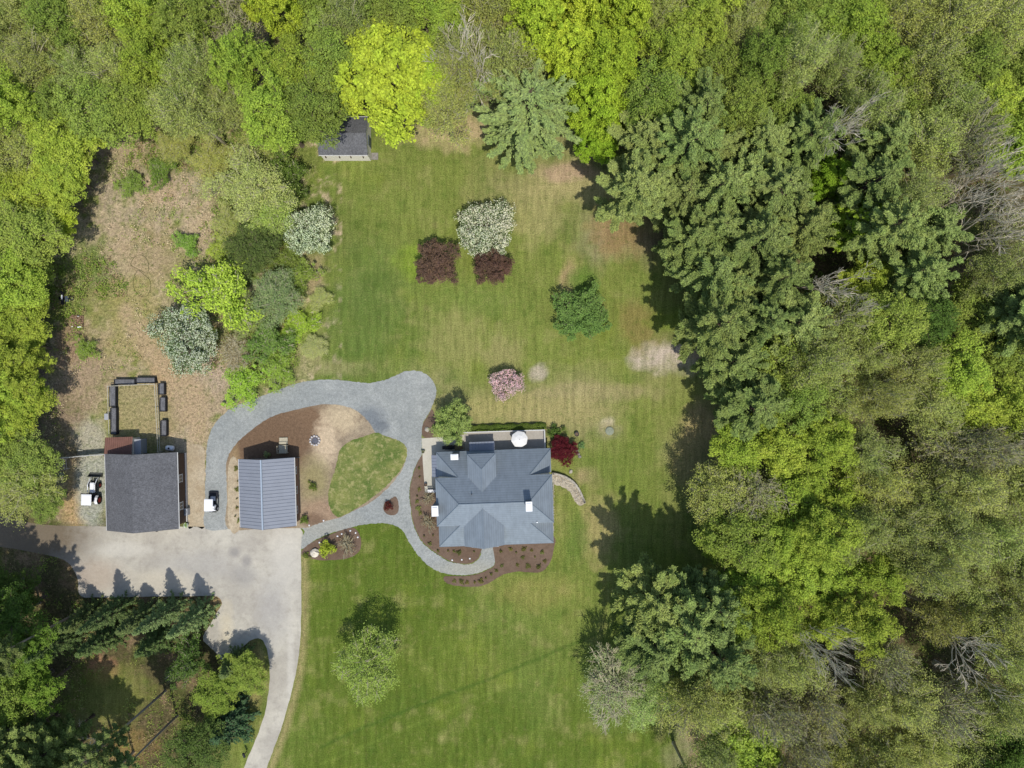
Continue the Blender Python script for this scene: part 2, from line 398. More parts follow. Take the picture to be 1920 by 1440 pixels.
def grass_mat(name, a, b, c):
    t = NT(name); p = t.pos; mid = t.noise(p, .35, 4, .6); m2 = t.noise(p, 1.2, 4, .7); fi = t.noise(p, 6, 4, .75)
    x = t.mix(t.ramp(mid, .4, .6), a, b); x = t.mix(t.ramp(m2, .5, .62, 0, .7), x, c)
    f = t.ramp(fi, .3, .7, .72, 1.28); k = t.n('ShaderNodeCombineColor'); [t.l(f, k.inputs[i]) for i in range(3)]
    t.color(t.mix(1.0, x, k.outputs[0], 'MULTIPLY')); t.p.inputs['Roughness'].default_value = 1; t.p.inputs['Specular IOR Level'].default_value = 0
    t.bump(fi, .8, .1); return t.m
ISLG = grass_mat('island_grass', C(104, 122, 62), C(142, 146, 84), C(178, 170, 116))

# road / apron, gravel loop, beds
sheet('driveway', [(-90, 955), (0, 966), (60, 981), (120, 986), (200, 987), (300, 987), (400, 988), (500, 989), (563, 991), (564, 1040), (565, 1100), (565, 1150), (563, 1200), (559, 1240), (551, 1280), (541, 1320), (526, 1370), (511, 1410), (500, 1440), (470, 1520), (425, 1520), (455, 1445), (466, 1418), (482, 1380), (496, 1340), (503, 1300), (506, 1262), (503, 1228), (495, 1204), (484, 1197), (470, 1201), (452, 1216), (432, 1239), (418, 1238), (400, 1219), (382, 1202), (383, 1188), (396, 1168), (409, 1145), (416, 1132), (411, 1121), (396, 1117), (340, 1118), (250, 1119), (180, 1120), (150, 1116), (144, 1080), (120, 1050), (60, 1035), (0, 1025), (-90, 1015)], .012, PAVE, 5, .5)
gravel_pts = [(386, 991), (385, 940), (385, 900), (387, 850), (390, 825), (398, 802), (411, 785), (430, 768), (452, 757), (480, 747), (520, 731), (560, 718), (590, 713), (630, 712), (665, 716), (692, 718), (720, 713), (740, 705), (762, 696), (785, 696), (802, 704), (813, 717), (818, 730), (817, 742), (811, 760), (802, 778), (793, 795), (791, 815), (791, 840), (790, 853), (777, 878), (771, 900), (768, 915), (768, 935), (770, 954), (773, 975), (779, 994), (788, 1012), (801, 1026), (822, 1041), (841, 1052), (860, 1057), (879, 1058), (893, 1052), (901, 1041), (902, 1020), (926, 1018), (927, 1056), (912, 1068), (893, 1075), (871, 1078), (855, 1078), (830, 1074), (805, 1062), (785, 1042), (768, 1018), (757, 997), (742, 986), (717, 981), (680, 984), (655, 990), (620, 1000), (592, 1012), (566, 1029), (566, 1010), (566, 991), (500, 991), (440, 991)]
sheet('gravel_path', gravel_pts, .022, GRAVEL, 9, .7)
isl = [(428, 991), (426, 940), (425, 900), (424, 875), (428, 855), (438, 838), (455, 820), (480, 800), (502, 785), (527, 775), (560, 767), (598, 759), (622, 758), (658, 765), (680, 779), (696, 797), (706, 812), (735, 821), (755, 832), (763, 847), (761, 862), (754, 880), (744, 895), (730, 912), (712, 929), (690, 945), (665, 957), (640, 969), (612, 977), (590, 984), (568, 990), (500, 990)]
sheet('planting_ground', isl, .032, DIRT, 5, .6)
sheet('island_lawn', [(705, 811), (725, 819), (745, 825), (759, 834), (763, 846), (761, 860), (752, 880), (737, 898), (720, 915), (695, 935), (670, 952), (650, 964), (633, 969), (623, 960), (617, 945), (616, 928), (620, 905), (627, 885), (632, 865), (637, 845), (655, 828), (680, 819)], .042, ISLG, 5, .9)
sheet('mulch_bed', [(567, 1031), (580, 1020), (597, 1011), (625, 1000), (650, 991), (664, 990), (672, 998), (677, 1012), (676, 1028), (668, 1039), (650, 1047), (625, 1050), (598, 1050), (578, 1046), (566, 1040)], .042, MULCH, 5, .4)
sheet('mulch_bed', [(730, 937), (741, 931), (746, 938), (748, 952), (745, 962), (737, 966), (726, 964), (719, 955), (721, 943)], .042, MULCH, 5, .3)
sheet('mulch_bed', [(790, 855), (778, 879), (772, 900), (769, 916), (769, 936), (771, 954), (774, 975), (780, 993), (789, 1011), (802, 1025), (823, 1040), (842, 1051), (860, 1056), (878, 1057), (892, 1051), (900, 1040), (902, 1010), (860, 960), (822, 880), (805, 850)], .042, MULCH, 5, .4)
sheet('mulch_bed', [(927, 1010), (928, 1056), (913, 1069), (893, 1077), (870, 1080), (845, 1080), (832, 1082), (836, 1092), (855, 1098), (890, 1100), (915, 1094), (940, 1079), (965, 1072), (990, 1073), (1012, 1073), (1025, 1064), (1034, 1048), (1038, 1030), (1037, 1005), (980, 990)], .036, MULCH, 5, .5)
sheet('mulch_bed', [(792, 816), (793, 796), (803, 779), (811, 768), (818, 792), (820, 812), (806, 822)], .042, MULCH, 5, .3)
sheet('mulch_bed', [(1035, 888), (1052, 892), (1072, 902), (1085, 920), (1096, 940), (1088, 948), (1078, 940), (1068, 922), (1052, 912), (1036, 906)], .03, gravel_mat('stony_bed', C(176, 162, 138), C(150, 136, 116), C(200, 190, 170), .4), 5, .9)
sheet('straw_strip', [(352, 840), (375, 835), (384, 850), (384, 900), (385, 985), (365, 986), (352, 986), (350, 900)], .012, STRAW, 5, .8)
sheet('patio', [(790.8, 822), (820, 820), (870, 815), (870, 850), (822, 852), (824, 915), (815, 925), (797, 924), (793, 870)], .05, PATIO, 0)
sheet('garage_verge', [(429, 872), (446, 868), (450, 985), (430, 988)], .044, STRAW, 4, .7)

# ------------------------------------------------------------------ buildings
WALLW = M('cream_siding', C(238, 228, 210, 1.1), .8, .08, 3)
WALLB = M('brown_siding', C(92, 74, 62), .85, .15, 4)
TRIM = M('white_trim', C(222, 220, 214), .5, .05, 4)
GLASS = M('dark_glass', (.03, .04, .05), .08, .1, 1, spec=.6)
DOORM = M('grey_door', C(96, 104, 112), .5, .08, 2)
STONE = M('pale_stone', C(196, 188, 172), .9, .25, 3, fine=.15, bump=.4)
STONEG = M('grey_stone', C(150, 144, 134), .9, .3, 3, fine=.2, bump=.4)
BLACKM = M('black_metal', C(44, 44, 48), .5, .2, 2)
WHITEP = M('white_paint', C(236, 236, 236, 1.1), .35, .04, 3)

def roof_material(name, c, course, kind):
    t = NT(name); o = t.obj; sep = t.n('ShaderNodeSeparateXYZ'); t.l(o, sep.inputs[0])
    if kind == 'courses':
        saw = t.math('FRACT', t.math('DIVIDE', sep.outputs[2], course))
        line = t.ramp(saw, 0, .22, .70, 1.0); hgt = t.math('SUBTRACT', 1.0, saw)  # dark line per course: the step's shadow put into the colour
        n = t.noise(o, 1.1, 3); f = t.math('MULTIPLY', line, t.math('MULTIPLY', t.ramp(n, .3, .7, .93, 1.07), t.ramp(t.noise(t.scalevec(o, (2.5, .5, 1)), 1.0, 4, .7), .35, .65, .92, 1.08))); t.p.inputs['Roughness'].default_value = .42
        t.p.inputs['Specular IOR Level'].default_value = .5; t.bump(hgt, .25, .03)
    else:
        n = t.noise(t.scalevec(o, (3.5, 7, 7)), 1.0, 3, .8); n2 = t.noise(o, .5, 3)
        f = t.math('MULTIPLY', t.ramp(n, .3, .7, .62, 1.42), t.math('MULTIPLY', t.ramp(n2, .3, .7, .9, 1.1), t.ramp(t.noise(o, 2.4, 4, .7), .35, .65, .84, 1.16))); t.p.inputs['Roughness'].default_value = .9
        t.bump(n, .5, .03)
    k = t.n('ShaderNodeCombineColor'); [t.l(f, k.inputs[i]) for i in range(3)]
    t.color(t.mix(1.0, (*c, 1), k.outputs[0], 'MULTIPLY')); return t.m
ROOFH = roof_material('blue_grey_roof', C(142, 152, 160), .21, 'courses')
SHING = roof_material('dark_shingle', C(108, 108, 110), .2, 'shingle')
METAL = M('blue_grey_metal', C(154, 158, 166), .5, .06, .8, metal=0, spec=.4)
CAPH = M('roof_cap', C(122, 136, 148), .45, .05, 1)
METALD = M('dark_seam_metal', C(140, 146, 158), .5, .05, 1, metal=0, spec=.4)
RIB = M('seam_shadow_line', C(128, 134, 148), .4, .05, 1)

def window(parent, c, sx, sz, axis, name='window'):
    x, y, z = c; b = MB(); g = MB(); t = .06
    if axis == 'x':   # facing +-y, wide in x
        b.box((x, y, z + sz / 2), (sx + .2, t, .1)); b.box((x, y, z - sz / 2), (sx + .2, t + .04, .1))
        for s in (-1, 1): b.box((x + s * sx / 2, y, z), (.1, t, sz - .1))
        b.box((x, y, z), (.05, t * .8, sz - .1)); g.box((x, y, z), (sx - .1, .03, sz - .1))
    else:
        b.box((x, y, z + sz / 2), (t, sx + .2, .1)); b.box((x, y, z - sz / 2), (t + .04, sx + .2, .1))
        for s in (-1, 1): b.box((x, y + s * sx / 2, z), (t, .1, sz - .1))
        b.box((x, y, z), (t * .8, .05, sz - .1)); g.box((x, y, z), (.03, sx - .1, sz - .1))
    o = g.build(name, GLASS, parent); b.build('frame', TRIM, o); return o

def build_house():
    cx, cy = W(929, 926.8); R = math.radians(2.0)
    H = thing('house', 'large blue-grey hip-roofed farmhouse with white chimney caps beside the gravel walk', 'house', (cx, cy, 0), R)
    b = MB(); b.box((0, 0, 1.5), (15.2, 12.2, 2.99)); b.box((0, 0, 4.1), (15.2, 6.2, 2.2)); b.build('wall', WALLW, H)
    b = MB(); b.box((-1.6, 4.6, 3.85), (3.5, 3.3, 2.8)); b.build('wing_wall', WALLW, H)
    b = MB(); b.box((-1.6, -4.3, 3.9), (5.0, 3.3, 2.35))
    b.face((-4.1, -5.96, 5.05), (.9, -5.96, 5.05), (-1.6, -5.96, 6.75)); b.build('gable_wall', WALLW, H)
    zr, N, E, hv, cu, re = 7.6, 6.55, 8.0, 3.3, 4.85, 4.7; k = (zr - 3.0) / N; Hu = zr - k * hv
    b = MB()
    for s in (1, -1):
        pts = [(-E, s * N, 3), (-cu, s * hv, Hu), (-E, s * hv, Hu), (-re, 0, zr), (re, 0, zr), (E, s * hv, Hu), (cu, s * hv, Hu), (E, s * N, 3)]
        b.face(*(pts if s > 0 else pts[::-1]))
    for s in (1, -1):
        q = [(s * E, -hv, Hu), (s * E, hv, Hu), (s * re, 0, zr)]; b.face(*(q if s > 0 else q[::-1]))
        for v in (1, -1):
            q = [(s * E, v * N, 3), (s * cu, v * hv, Hu), (s * E, v * hv, 3)]; b.face(*(q if s * v > 0 else q[::-1]))
    ro = b.build('roof', ROOFH, H, thick=.14)
    for s in (1, -1):
        for v in (1, -1): b = MB(); b.face((s * (E - .3), v * (hv - .02), 3), (s * (cu + .1), v * (hv - .02), Hu - .06), (s * (E - .3), v * (hv - .02), Hu - .06)); b.build('cheek_wall', WALLW, H)
    # ridge caps
    b = MB(); b.tube([(-re, 0, zr + .03), (re, 0, zr + .03)], .07, 6)
    for s in (1, -1):
        for v in (1, -1):
            b.tube([(s * re, 0, zr + .02), (s * E, v * hv, Hu + .02)], .05, 6); b.tube([(s * E, v * N, 3.02), (s * cu, v * hv, Hu + .02)], .05, 6)
    b.build('ridge_cap', CAPH, H)
    # north wing roof, lifted a touch over the main slope
    z0 = .03; ez, rz = Hu, 6.65; u0, hw = -1.6, 1.95; vb = (zr - rz) / k; vn = 6.45
    b = MB(); A = (u0 - hw, vn, ez + z0); B = (u0 + hw, vn, ez + z0); T = (u0, vn - hw, rz + z0); Rr = (u0, vb, rz + z0); P = (u0 - hw, hv, ez + z0); Q = (u0 + hw, hv, ez + z0)
    b.face(A, T, B); b.face(A, P, Rr, T); b.face(B, T, Rr, Q)
    b.build('wing_roof', ROOFH, H, thick=.12)
    b = MB(); b.tube([T, Rr], .06, 6); b.tube([A, T], .045, 6); b.tube([B, T], .045, 6); b.build('wing_ridge', CAPH, H)
    # south gable roof
    hw = 2.75; ez = 5.1; rz = 7.03; ve = -(zr - ez) / k; vr = -(zr - rz) / k; vs = -6.2
    b = MB(); z0 = .03
    b.face((u0 - hw, vs, ez + z0), (u0, vs, rz + z0), (u0, vr, rz + z0), (u0 - hw, ve, ez + z0)); b.face((u0 + hw, vs, ez + z0), (u0 + hw, ve, ez + z0), (u0, vr, rz + z0), (u0, vs, rz + z0))
    b.build('gable_roof', ROOFH, H, thick=.12)
    b = MB(); b.tube([(u0, vs, rz + .05), (u0, vr, rz + .05)], .06, 6)
    b.build('gable_ridge', CAPH, H)
    b = MB(); b.face((u0 - 1.9, -6.95, 2.75), (u0 + 1.9, -6.95, 2.75), (u0 + 1.9, -6.12, 2.95), (u0 - 1.9, -6.12, 2.95)); b.build('entry_roof', METAL, H, thick=.08)
    # back porch roof and side porch roof, seams as ribs
    def seam(name, x0, x1, y0, y1, z0, z1, alongy, lab):
        b = MB()
        if alongy: b.face((x0, y0, z0), (x0, y1, z1), (x1, y1, z1), (x1, y0, z0))
        else: b.face((x0, y0, z0), (x1, y0, z1), (x1, y1, z1), (x0, y1, z0))
        n = int((abs(x1 - x0) if alongy else abs(y1 - y0)) / .42)
        for i in range(n + 1):
            f = i / n
            if alongy: x = x0 + (x1 - x0) * f; b.tube([(x, y0, z0 + .03), (x, y1, z1 + .03)], .025, 4)
            else: y = y0 + (y1 - y0) * f; b.tube([(x0, y, z0 + .03), (x1, y, z1 + .03)], .025, 4)
        return b.build(name, METALD, H)
    seam('porch_roof', u0 - 1.75, u0 + 1.75, 7.85, 6.15, 2.55, 2.95, True, '')
    seam('side_roof', -8.75, -7.6, 3.15, 6.2, 2.6, 3.1, False, '')
    for s in (-1, 1): b = MB(); b.tube([(u0 + s * 1.6, 7.7, 0.1), (u0 + s * 1.6, 7.7, 2.55)], .07, 8); b.build('porch_post', TRIM, H)
    for v in (3.3, 6.0): b = MB(); b.tube([(-8.6, v, 0.1), (-8.6, v, 2.6)], .07, 8); b.build('porch_post', TRIM, H)
    # chimneys
    for (px, py, top, sx, sy, bz) in ((992, 950, 9.3, .88, 1.3, 6.0), (815.5, 958.5, 7.2, .92, 1.42, 0), (852, 857, 6.8, 1.05, .8, 0)):
        x, y = W(px, py, top); l = Matrix.Rotation(-R, 2) @ Vector((x - cx, y - cy))
        b = MB(); b.box((l.x, l.y, (bz + top) / 2 - .1), (sx - .14, sy - .14, top - bz - .2)); ch = b.build('chimney', M('grey_brick', C(120, 126, 136), .9, .2, 5, fine=.2), H)
        b = MB(); b.box((l.x, l.y, top - .1), (sx, sy, .2), bev=.03); b.box((l.x, l.y, top + .05), (sx * .7, sy * .7, .12), bev=.02); b.build('chimney_cap', WHITEP, ch)
    b = MB(); b.tube([(-3.0, 1.2, 6.5), (-3.0, 1.2, 7.25)], .06, 8); b.build('vent_pipe', BLACKM, H)
    x, y = W(1007, 979, 5.5); l = Matrix.Rotation(-R, 2) @ Vector((x - cx, y - cy))
    b = MB(); b.tube([(l.x, l.y, 4.9), (l.x, l.y, 5.75)], .09, 8); b.build('vent_pipe', WHITEP, H)
    for u in (-6, -3.8, 1.6, 3.8, 6): window(H, (u, -6.13, 1.6), 1.1, 1.4, 'x')
    for u in (-2.5, -.7): window(H, (u, -5.98, 4.2), 1.0, 1.2, 'x')
    for u in (1.4, 3.6, 5.8): window(H, (u, 6.13, 1.6), 1.1, 1.4, 'x')
    window(H, (-1.6, 6.28, 4.1), 1.1, 1.1, 'x')
    for v in (-4, 0, 4): window(H, (7.63, v, 1.6), 1.1, 1.4, 'y')
    for v in (-1.4, 1.4): window(H, (7.63, v, 4.2), 1.0, 1.1, 'y')
    window(H, (-7.63, 1.2, 4.2), 1.0, 1.1, 'y'); window(H, (-7.63, -4.6, 1.6), 1.1, 1.4, 'y')
    for (c, d) in (((-1.2, -6.13, 1.1), (1.0, .08, 2.1)), ((-1.6, 6.28, 1.2), (1.7, .08, 2.1)), ((-7.63, 4.6, 1.1), (.08, 1.0, 2.1))):
        b = MB(); b.box(c, d, bev=.02); dd = b.build('door', DOORM, H)
        hb = MB(); hb.box((c[0] + (d[0] / 2 - .12 if d[0] > .2 else math.copysign(.06, c[0])), c[1] + (math.copysign(.06, c[1]) if d[0] > .2 else .35), 1.1), (.06, .06, .14)); hb.build('handle', TRIM, dd)
    # gutters
    for s in (1, -1): b = MB(); b.tube([(-E, s * (N + .05), 2.9), (E, s * (N + .05), 2.9)], .07, 6); b.build('gutter', CAPH, H)
    b = MB(); b.box((0, 0, .12), (15.4, 12.4, .26)); b.build('foundation', STONEG, H)
build_house()

def gable_building(name, label, cpx, cpy, rot, wx, dy, eave, ridge, over, wallm, roofm, seams=False):
    cx, cy = W(cpx, cpy); R = math.radians(rot)
    o = thing(name, label, 'building', (cx, cy, 0), R)
    hx, hy = wx / 2, dy / 2; wx2, wy2 = hx - over, hy - over
    b = MB(); b.box((0, 0, (eave - .1) / 2 + .05), (2 * wx2, 2 * wy2, eave - .1))
    kk = (ridge - eave) / hx; zt = eave + kk * over - .1
    for s in (1, -1):
        b.face((-wx2, s * wy2, eave - .06), (wx2, s * wy2, eave - .06), (0, s * wy2, ridge - .12))
    b.build('wall', wallm, o)
    b = MB()
    b.face((-hx, -hy, eave), (0, -hy, ridge), (0, hy, ridge), (-hx, hy, eave)); b.face((hx, -hy, eave), (hx, hy, eave), (0, hy, ridge), (0, -hy, ridge))
    r = b.build('roof', roofm, o, thick=.12)
    if seams:
        b = MB(); n = 20
        for i in range(n + 1):
            y = -hy + dy * i / n
            for s in (-1, 1): b.tube([(s * hx, y, eave + .02), (0, y, ridge + .02)], .024, 4)
        b.build('seam_rib', RIB, o)
        b = MB(); b.tube([(0, -hy - .03, ridge + .05), (0, hy + .03, ridge + .05)], .13, 6); b.build('ridge_cap', M('pale_metal', C(190, 202, 214), .3, .03, 1, metal=.2), o)
    b = MB(); b.tube([(-hx - .04, -hy, eave - .06), (-hx - .04, hy, eave - .06)], .06, 6); b.tube([(hx + .04, -hy, eave - .06), (hx + .04, hy, eave - .06)], .06, 6)
    for s in (1, -1):
        for q in (1, -1): b.face((q * hx, s * (hy + .02), eave - .2), (q * hx, s * (hy + .02), eave + .01), (0, s * (hy + .02), ridge + .01), (0, s * (hy + .02), ridge - .2))
    b.build('fascia', TRIM, o)
    return o, wx2, wy2

# metal garage
g, gw, gd = gable_building('garage', 'blue-grey standing seam metal roofed garage beside the curved gravel loop', 514.5, 917.5, 1.6, 7.8, 9.55, 3.0, 5.17, .3, M('tan_siding', C(150, 120, 100), .85, .12, 3), METAL, True)
for x in (-1.9, 1.9):
    b = MB(); b.box((x, -gd - .04, 1.25), (2.7, .08, 2.4)); d = b.build('garage_door', TRIM, g); hb = MB(); hb.box((x, -gd - .1, .9), (.2, .05, .05)); hb.build('handle', BLACKM, d)
for y in (-2.8, 0, 2.8): window(g, (gw + .03, y, 1.7), .9, 1.0, 'y')
for y in (-2.8, 2.8): window(g, (-gw - .03, y, 1.7), .9, 1.0, 'y')
b = MB(); b.box((1.5, gd + .04, 1.1), (1.0, .08, 2.1)); b.build('door', DOORM, g)
b = MB(); b.box((.4, gd + .03, .15), (7, .03, .3)); b.build('base_trim', STONEG, g)
# stoop behind garage
x, y = W(533, 843); s_ = thing('stoop', 'pale wooden stoop with two side rails at the back of the garage', 'stoop', (x, y, 0), math.radians(1.6))
WOODP = M('pale_wood', C(196, 186, 160), .8, .12, 4)
b = MB(); b.box((0, .1, .5), (1.25, 1.2, .12)); b.build('platform', WOODP, s_)
b = MB(); b.box((0, 1.35, .22), (1.2, .8, .1)); b.box((0, 1.0, .36), (1.2, .35, .1)); b.build('step', WOODP, s_)
b = MB(); [b.box((sx * .58, sy * .5 + .1, .22), (.1, .1, .44)) for sx in (-1, 1) for sy in (-1, 1)]; b.build('leg', WOODP, s_)
for sx in (-1, 1):
    b = MB(); b.tube([(sx * .6, -.45, 1.35), (sx * .6, .65, 1.35)], .05, 6); [b.tube([(sx * .6, yy, .5), (sx * .6, yy, 1.35)], .035, 6) for yy in (-.42, .1, .62)]; b.build('rail', WOODP, s_)

# barn
bn, bw, bd = gable_building('barn', 'large barn with dark shingle roof between the tractor pad and the straw strip', 289.7, 914.5, 1.4, 10.05, 10.65, 3.5, 5.97, .38, WALLB, SHING)
for x in (-2.6, 2.6):
    b = MB(); b.box((x, -bd - .04, 1.45), (3.2, .08, 2.8)); d = b.build('barn_door', TRIM, bn); hb = MB(); hb.box((x + .9, -bd - .11, 1.2), (.06, .06, .4)); hb.build('handle', BLACKM, d)
b = MB(); b.box((bw + .04, 0, .2), (.1, 2 * bd, .4)); b.build('base_trim', TRIM, bn)
for y in (-2.4, 1.5): window(bn, (bw + .03, y, 1.9), 1.0, 1.0, 'y')
for y in (-3, 0, 3): window(bn, (-bw - .03, y, 1.9), 1.0, 1.0, 'y')
b = MB(); b.box((0, 0, 0), (.28, .36, .3), bev=.05); l = b.build('wall_lamp', BLACKM, bn); l.location = (1.9, -bd - .55, 3.4)
b = MB(); b.box((1.9, -bd - .25, 3.55), (.08, .5, .08)); b.build('lamp_arm', BLACKM, bn)

# shed behind (east-west ridge => rotate 90)
sh, sw, sd = gable_building('shed', 'dark roofed garden shed with cream walls half hidden under the bright maple', 652.7, 268.5, 90, 5.35, 6.85, 3.0, 4.2, .12, WALLW, SHING)
for i, y in enumerate((-2.6, -.85, .75, 2.7)):
    b = MB(); b.box((-sw - .1, y, 2.0), (.2, .08, .5)); b.build('bracket', WALLB, sh)
b = MB(); b.box((-.2, -sd - .04, 1.1), (1.3, .08, 2.0)); d = b.build('door', DOORM, sh); hb = MB(); hb.box((.25, -sd - .1, 1.1), (.05, .05, .2)); hb.build('handle', BLACKM, d)
b = MB(); b.box((-.1, sd + .75, 1.1), (.07, 1.0, 2.0), .2); b.build('open_door', TRIM, sh)
b = MB(); b.box((-1.9, -sd - .55, .04), (1.0, 1.0, .08)); b.build('ramp', STONEG, sh)

# lean-to behind the barn
x, y = W(240, 837); lt = thing('lean_to', 'small lean-to with reddish brown ribbed roof behind the barn', 'shed', (x, y, 0), math.radians(1.5))
BR = M('brown_metal', C(136, 98, 84), .55, .1, 2)
b = MB(); b.face((-1.95, -1.2, 2.7), (1.9, -1.2, 2.7), (1.9, 1.5, 2.2), (-1.95, 1.5, 2.2))
for i in range(14): xx = -1.95 + i * .296; b.tube([(xx, -1.2, 2.73), (xx, 1.5, 2.23)], .025, 4)
b.build('roof', BR, lt)
b = MB(); b.box((0, .1, 1.05), (3.6, 2.3, 2.1)); b.build('wall', WALLW, lt)
b = MB(); b.box((-.5, 1.3, .95), (.9, .08, 1.8)); b.build('door', DOORM, lt)
def ww(px, py, h=0): x, y = W(px, py, h); return x, y
x, y = W(270, 836); o = thing('storage_cabinet', 'light grey storage cabinet between the brown lean-to and the barn yard', 'cabinet', (x, y, 0), .02)
GREYP = M('grey_plastic', C(176, 178, 182), .5, .06, 3)
b = MB(); b.box((0, 0, .85), (.85, 2.1, 1.7), bev=.04); b.build('body', GREYP, o)
b = MB(); b.box((0, 0, 1.74), (.95, 2.2, .08), bev=.02); b.box((0, 0, 1.79), (.04, 2.2, .03)); b.build('lid', GREYP, o)
x, y = W(322, 839.5); o = thing('propane_tank', 'white propane tank lying north of the barn corner', 'tank', (x, y, 0), -.1)
b = MB(); b.tube([(-.62, 0, .5), (-.55, 0, .5), (-.42, 0, .5), (.42, 0, .5), (.55, 0, .5), (.62, 0, .5)], [.08, .28, .38, .38, .28, .08], 16); b.build('body', WHITEP, o, True)
b = MB(); [b.box((s * .35, 0, .08), (.1, .5, .16)) for s in (-1, 1)]; b.build('foot', STONEG, o)
b = MB(); b.lathe((0, 0, .86), [(.13, 0), (.13, .12), (.05, .16)], 12); b.build('valve_cover', BLACKM, o)
x, y = W(352, 958); o = thing('heat_pump', 'pale grey heat pump unit against the barn east wall', 'heat pump', (x, y, 0), .02)
b = MB(); b.box((0, 0, .5), (.75, 1.0, .9), bev=.03); b.build('casing', GREYP, o)
b = MB(); b.lathe((0, 0, .95), [(.3, 0), (.3, .04), (.05, .06)], 16); b.build('fan_grille', M('mid_grey', C(130, 132, 136), .5, .1, 3), o)
x, y = W(351, 984); o = thing('planter', 'round white planter at the south-east corner of the barn', 'planter', (x, y, 0))
b = MB(); b.lathe((0, 0, 0), [(.22, 0), (.32, .45), (.34, .5), (.28, .5)], 14); b.build('pot', WHITEP, o)
PLANTER = o

# ------------------------------------------------------------------ fences
def fence(name, label, pts, h, mat, railm, rails=(.95,), post=2.4, wide=.08, closed=False, panel=None, group=None):
    P = [Vector((*W(*p), 0)) for p in pts]
    o = thing(name, label, 'fence', P[0], 0, group); base = P[0]
    pr = MB(); first = True
    for a, b_ in zip(P[:-1], P[1:]):
        L = (b_ - a).length; n = max(1, round(L / post))
        for i in range(n + (1 if b_ is P[-1] else 0)):
            q = a.lerp(b_, i / n) - base; pb = MB(); pb.box((q.x, q.y, h / 2), (wide, wide, h)); pb.build('post', mat, o)
        for r in rails: pr.tube([(a.x - base.x, a.y - base.y, h * r), (b_.x - base.x, b_.y - base.y, h * r)], wide * .5, 4)
        if panel:
            d = (b_ - a).normalized(); m = (a + b_) / 2 - base
            pn = MB(); pn.box((m.x, m.y, h * .5), (L, .04, h * .8), math.atan2(d.y, d.x)); pn.build('panel', panel, o)
    pr.build('rail', railm, o); return o
WOODG = M('weathered_wood', C(206, 200, 180), .8, .15, 4)
fence('garden_fence', 'thin pale rail fence around the straw-coloured pen north of the barn', [(213, 822), (209.7, 724), (250, 722), (296.8, 720), (303.6, 846)], 1.2, WOODG, WOODG, (.97, .5), 3.2, .09)
f = fence('board_fence', 'solid white board fence running west from the lean-to', [(206, 850), (166, 853), (126, 857)], 1.7, TRIM, TRIM, (.98,), 3, .12, panel=TRIM)
fence('short_fence', 'short thin white rail fence turning south at the white board fence', [(128, 860), (130, 878)], 1.2, TRIM, TRIM, (.95, .5), 1.5, .06)

# raised planter boxes round the pen
SOILG = M('grey_soil', C(116, 116, 118), .95, .3, 3, fine=.2)
BED = M('black_timber', C(52, 52, 56), .8, .2, 3)
def planter_box(px, py, lx, ly, lab, rot=0.0):
    x, y = W(px, py); o = thing('planter_box', lab, 'planter', (x, y, 0), math.radians(rot), 'black planter boxes around the pen')
    b = MB(); t = .09
    b.box((0, ly / 2, .35), (lx, t, .7)); b.box((0, -ly / 2, .35), (lx, t, .7)); b.box((lx / 2, 0, .35), (t, ly - t, .7)); b.box((-lx / 2, 0, .35), (t, ly - t, .7)); b.build('box', BED, o)
    b = MB(); b.box((0, 0, .29), (lx - t, ly - t, .5)); b.build('soil', SOILG, o)
for a in ((238, 716, 2.9, .75, 'black planter box at the top left outside the pen'), (277, 713, 2.7, .75, 'black planter box at the top right outside the pen'),
          (307, 729, .75, 1.6, 'short black planter box at the pen right side nearest the top'), (309, 758, .8, 2.0, 'long black planter box midway down the right side of the pen'),
          (311, 802, .8, 2.2, 'black planter box lowest on the right side of the pen'), (215.5, 743, .9, 2.9, 'black planter box along the upper left inside of the pen'),
          (217.5, 789, .8, 3.8, 'long black planter box along the lower left inside of the pen')): planter_box(*a)
x, y = W(204, 781); o = thing('utility_box', 'small pale grey utility box left of the pen fence', 'box', (x, y, 0))
b = MB(); b.box((0, 0, .3), (.55, .85, .6), bev=.04); b.build('body', GREYP, o); b = MB(); b.box((0, 0, .63), (.6, .9, .06), bev=.02); b.build('lid', GREYP, o)

# ------------------------------------------------------------------ deck, umbrella and patio things
DECK = M('deck_boards', C(190, 182, 168), .8, .08, 3)
cx, cy = W(946, 826); dk = thing('deck', 'beige timber deck with rail behind the house', 'deck', (cx, cy, 0), math.radians(1.8))
b = MB(); n = 17
for i in range(n): b.box((0, -1.35 + i * .17, .36), (11.6, .155, .05))
b.build('boards', DECK, dk); b = MB(); b.box((0, 0, .17), (11.5, 2.8, .32)); b.build('frame', M('deck_frame', C(120, 108, 92), .9, .1, 3), dk)
for i in range(8): b = MB(); b.box((-5.7 + i * 1.63, 1.42, .7), (.1, .1, 1.3)); b.build('rail_post', BLACKM if i % 2 else TRIM, dk)
b = MB(); b.box((0, 1.42, 1.33), (11.6, .13, .06)); b.box((5.76, 0, 1.33), (.13, 2.75, .06)); b.box((0, 1.42, .55), (11.5, .04, .05)); b.build('rail', TRIM, dk)
b = MB()
for i in range(60): b.box((-5.7 + i * .194, 1.42, .95), (.025, .025, .74))
b.build('balusters', TRIM, dk)

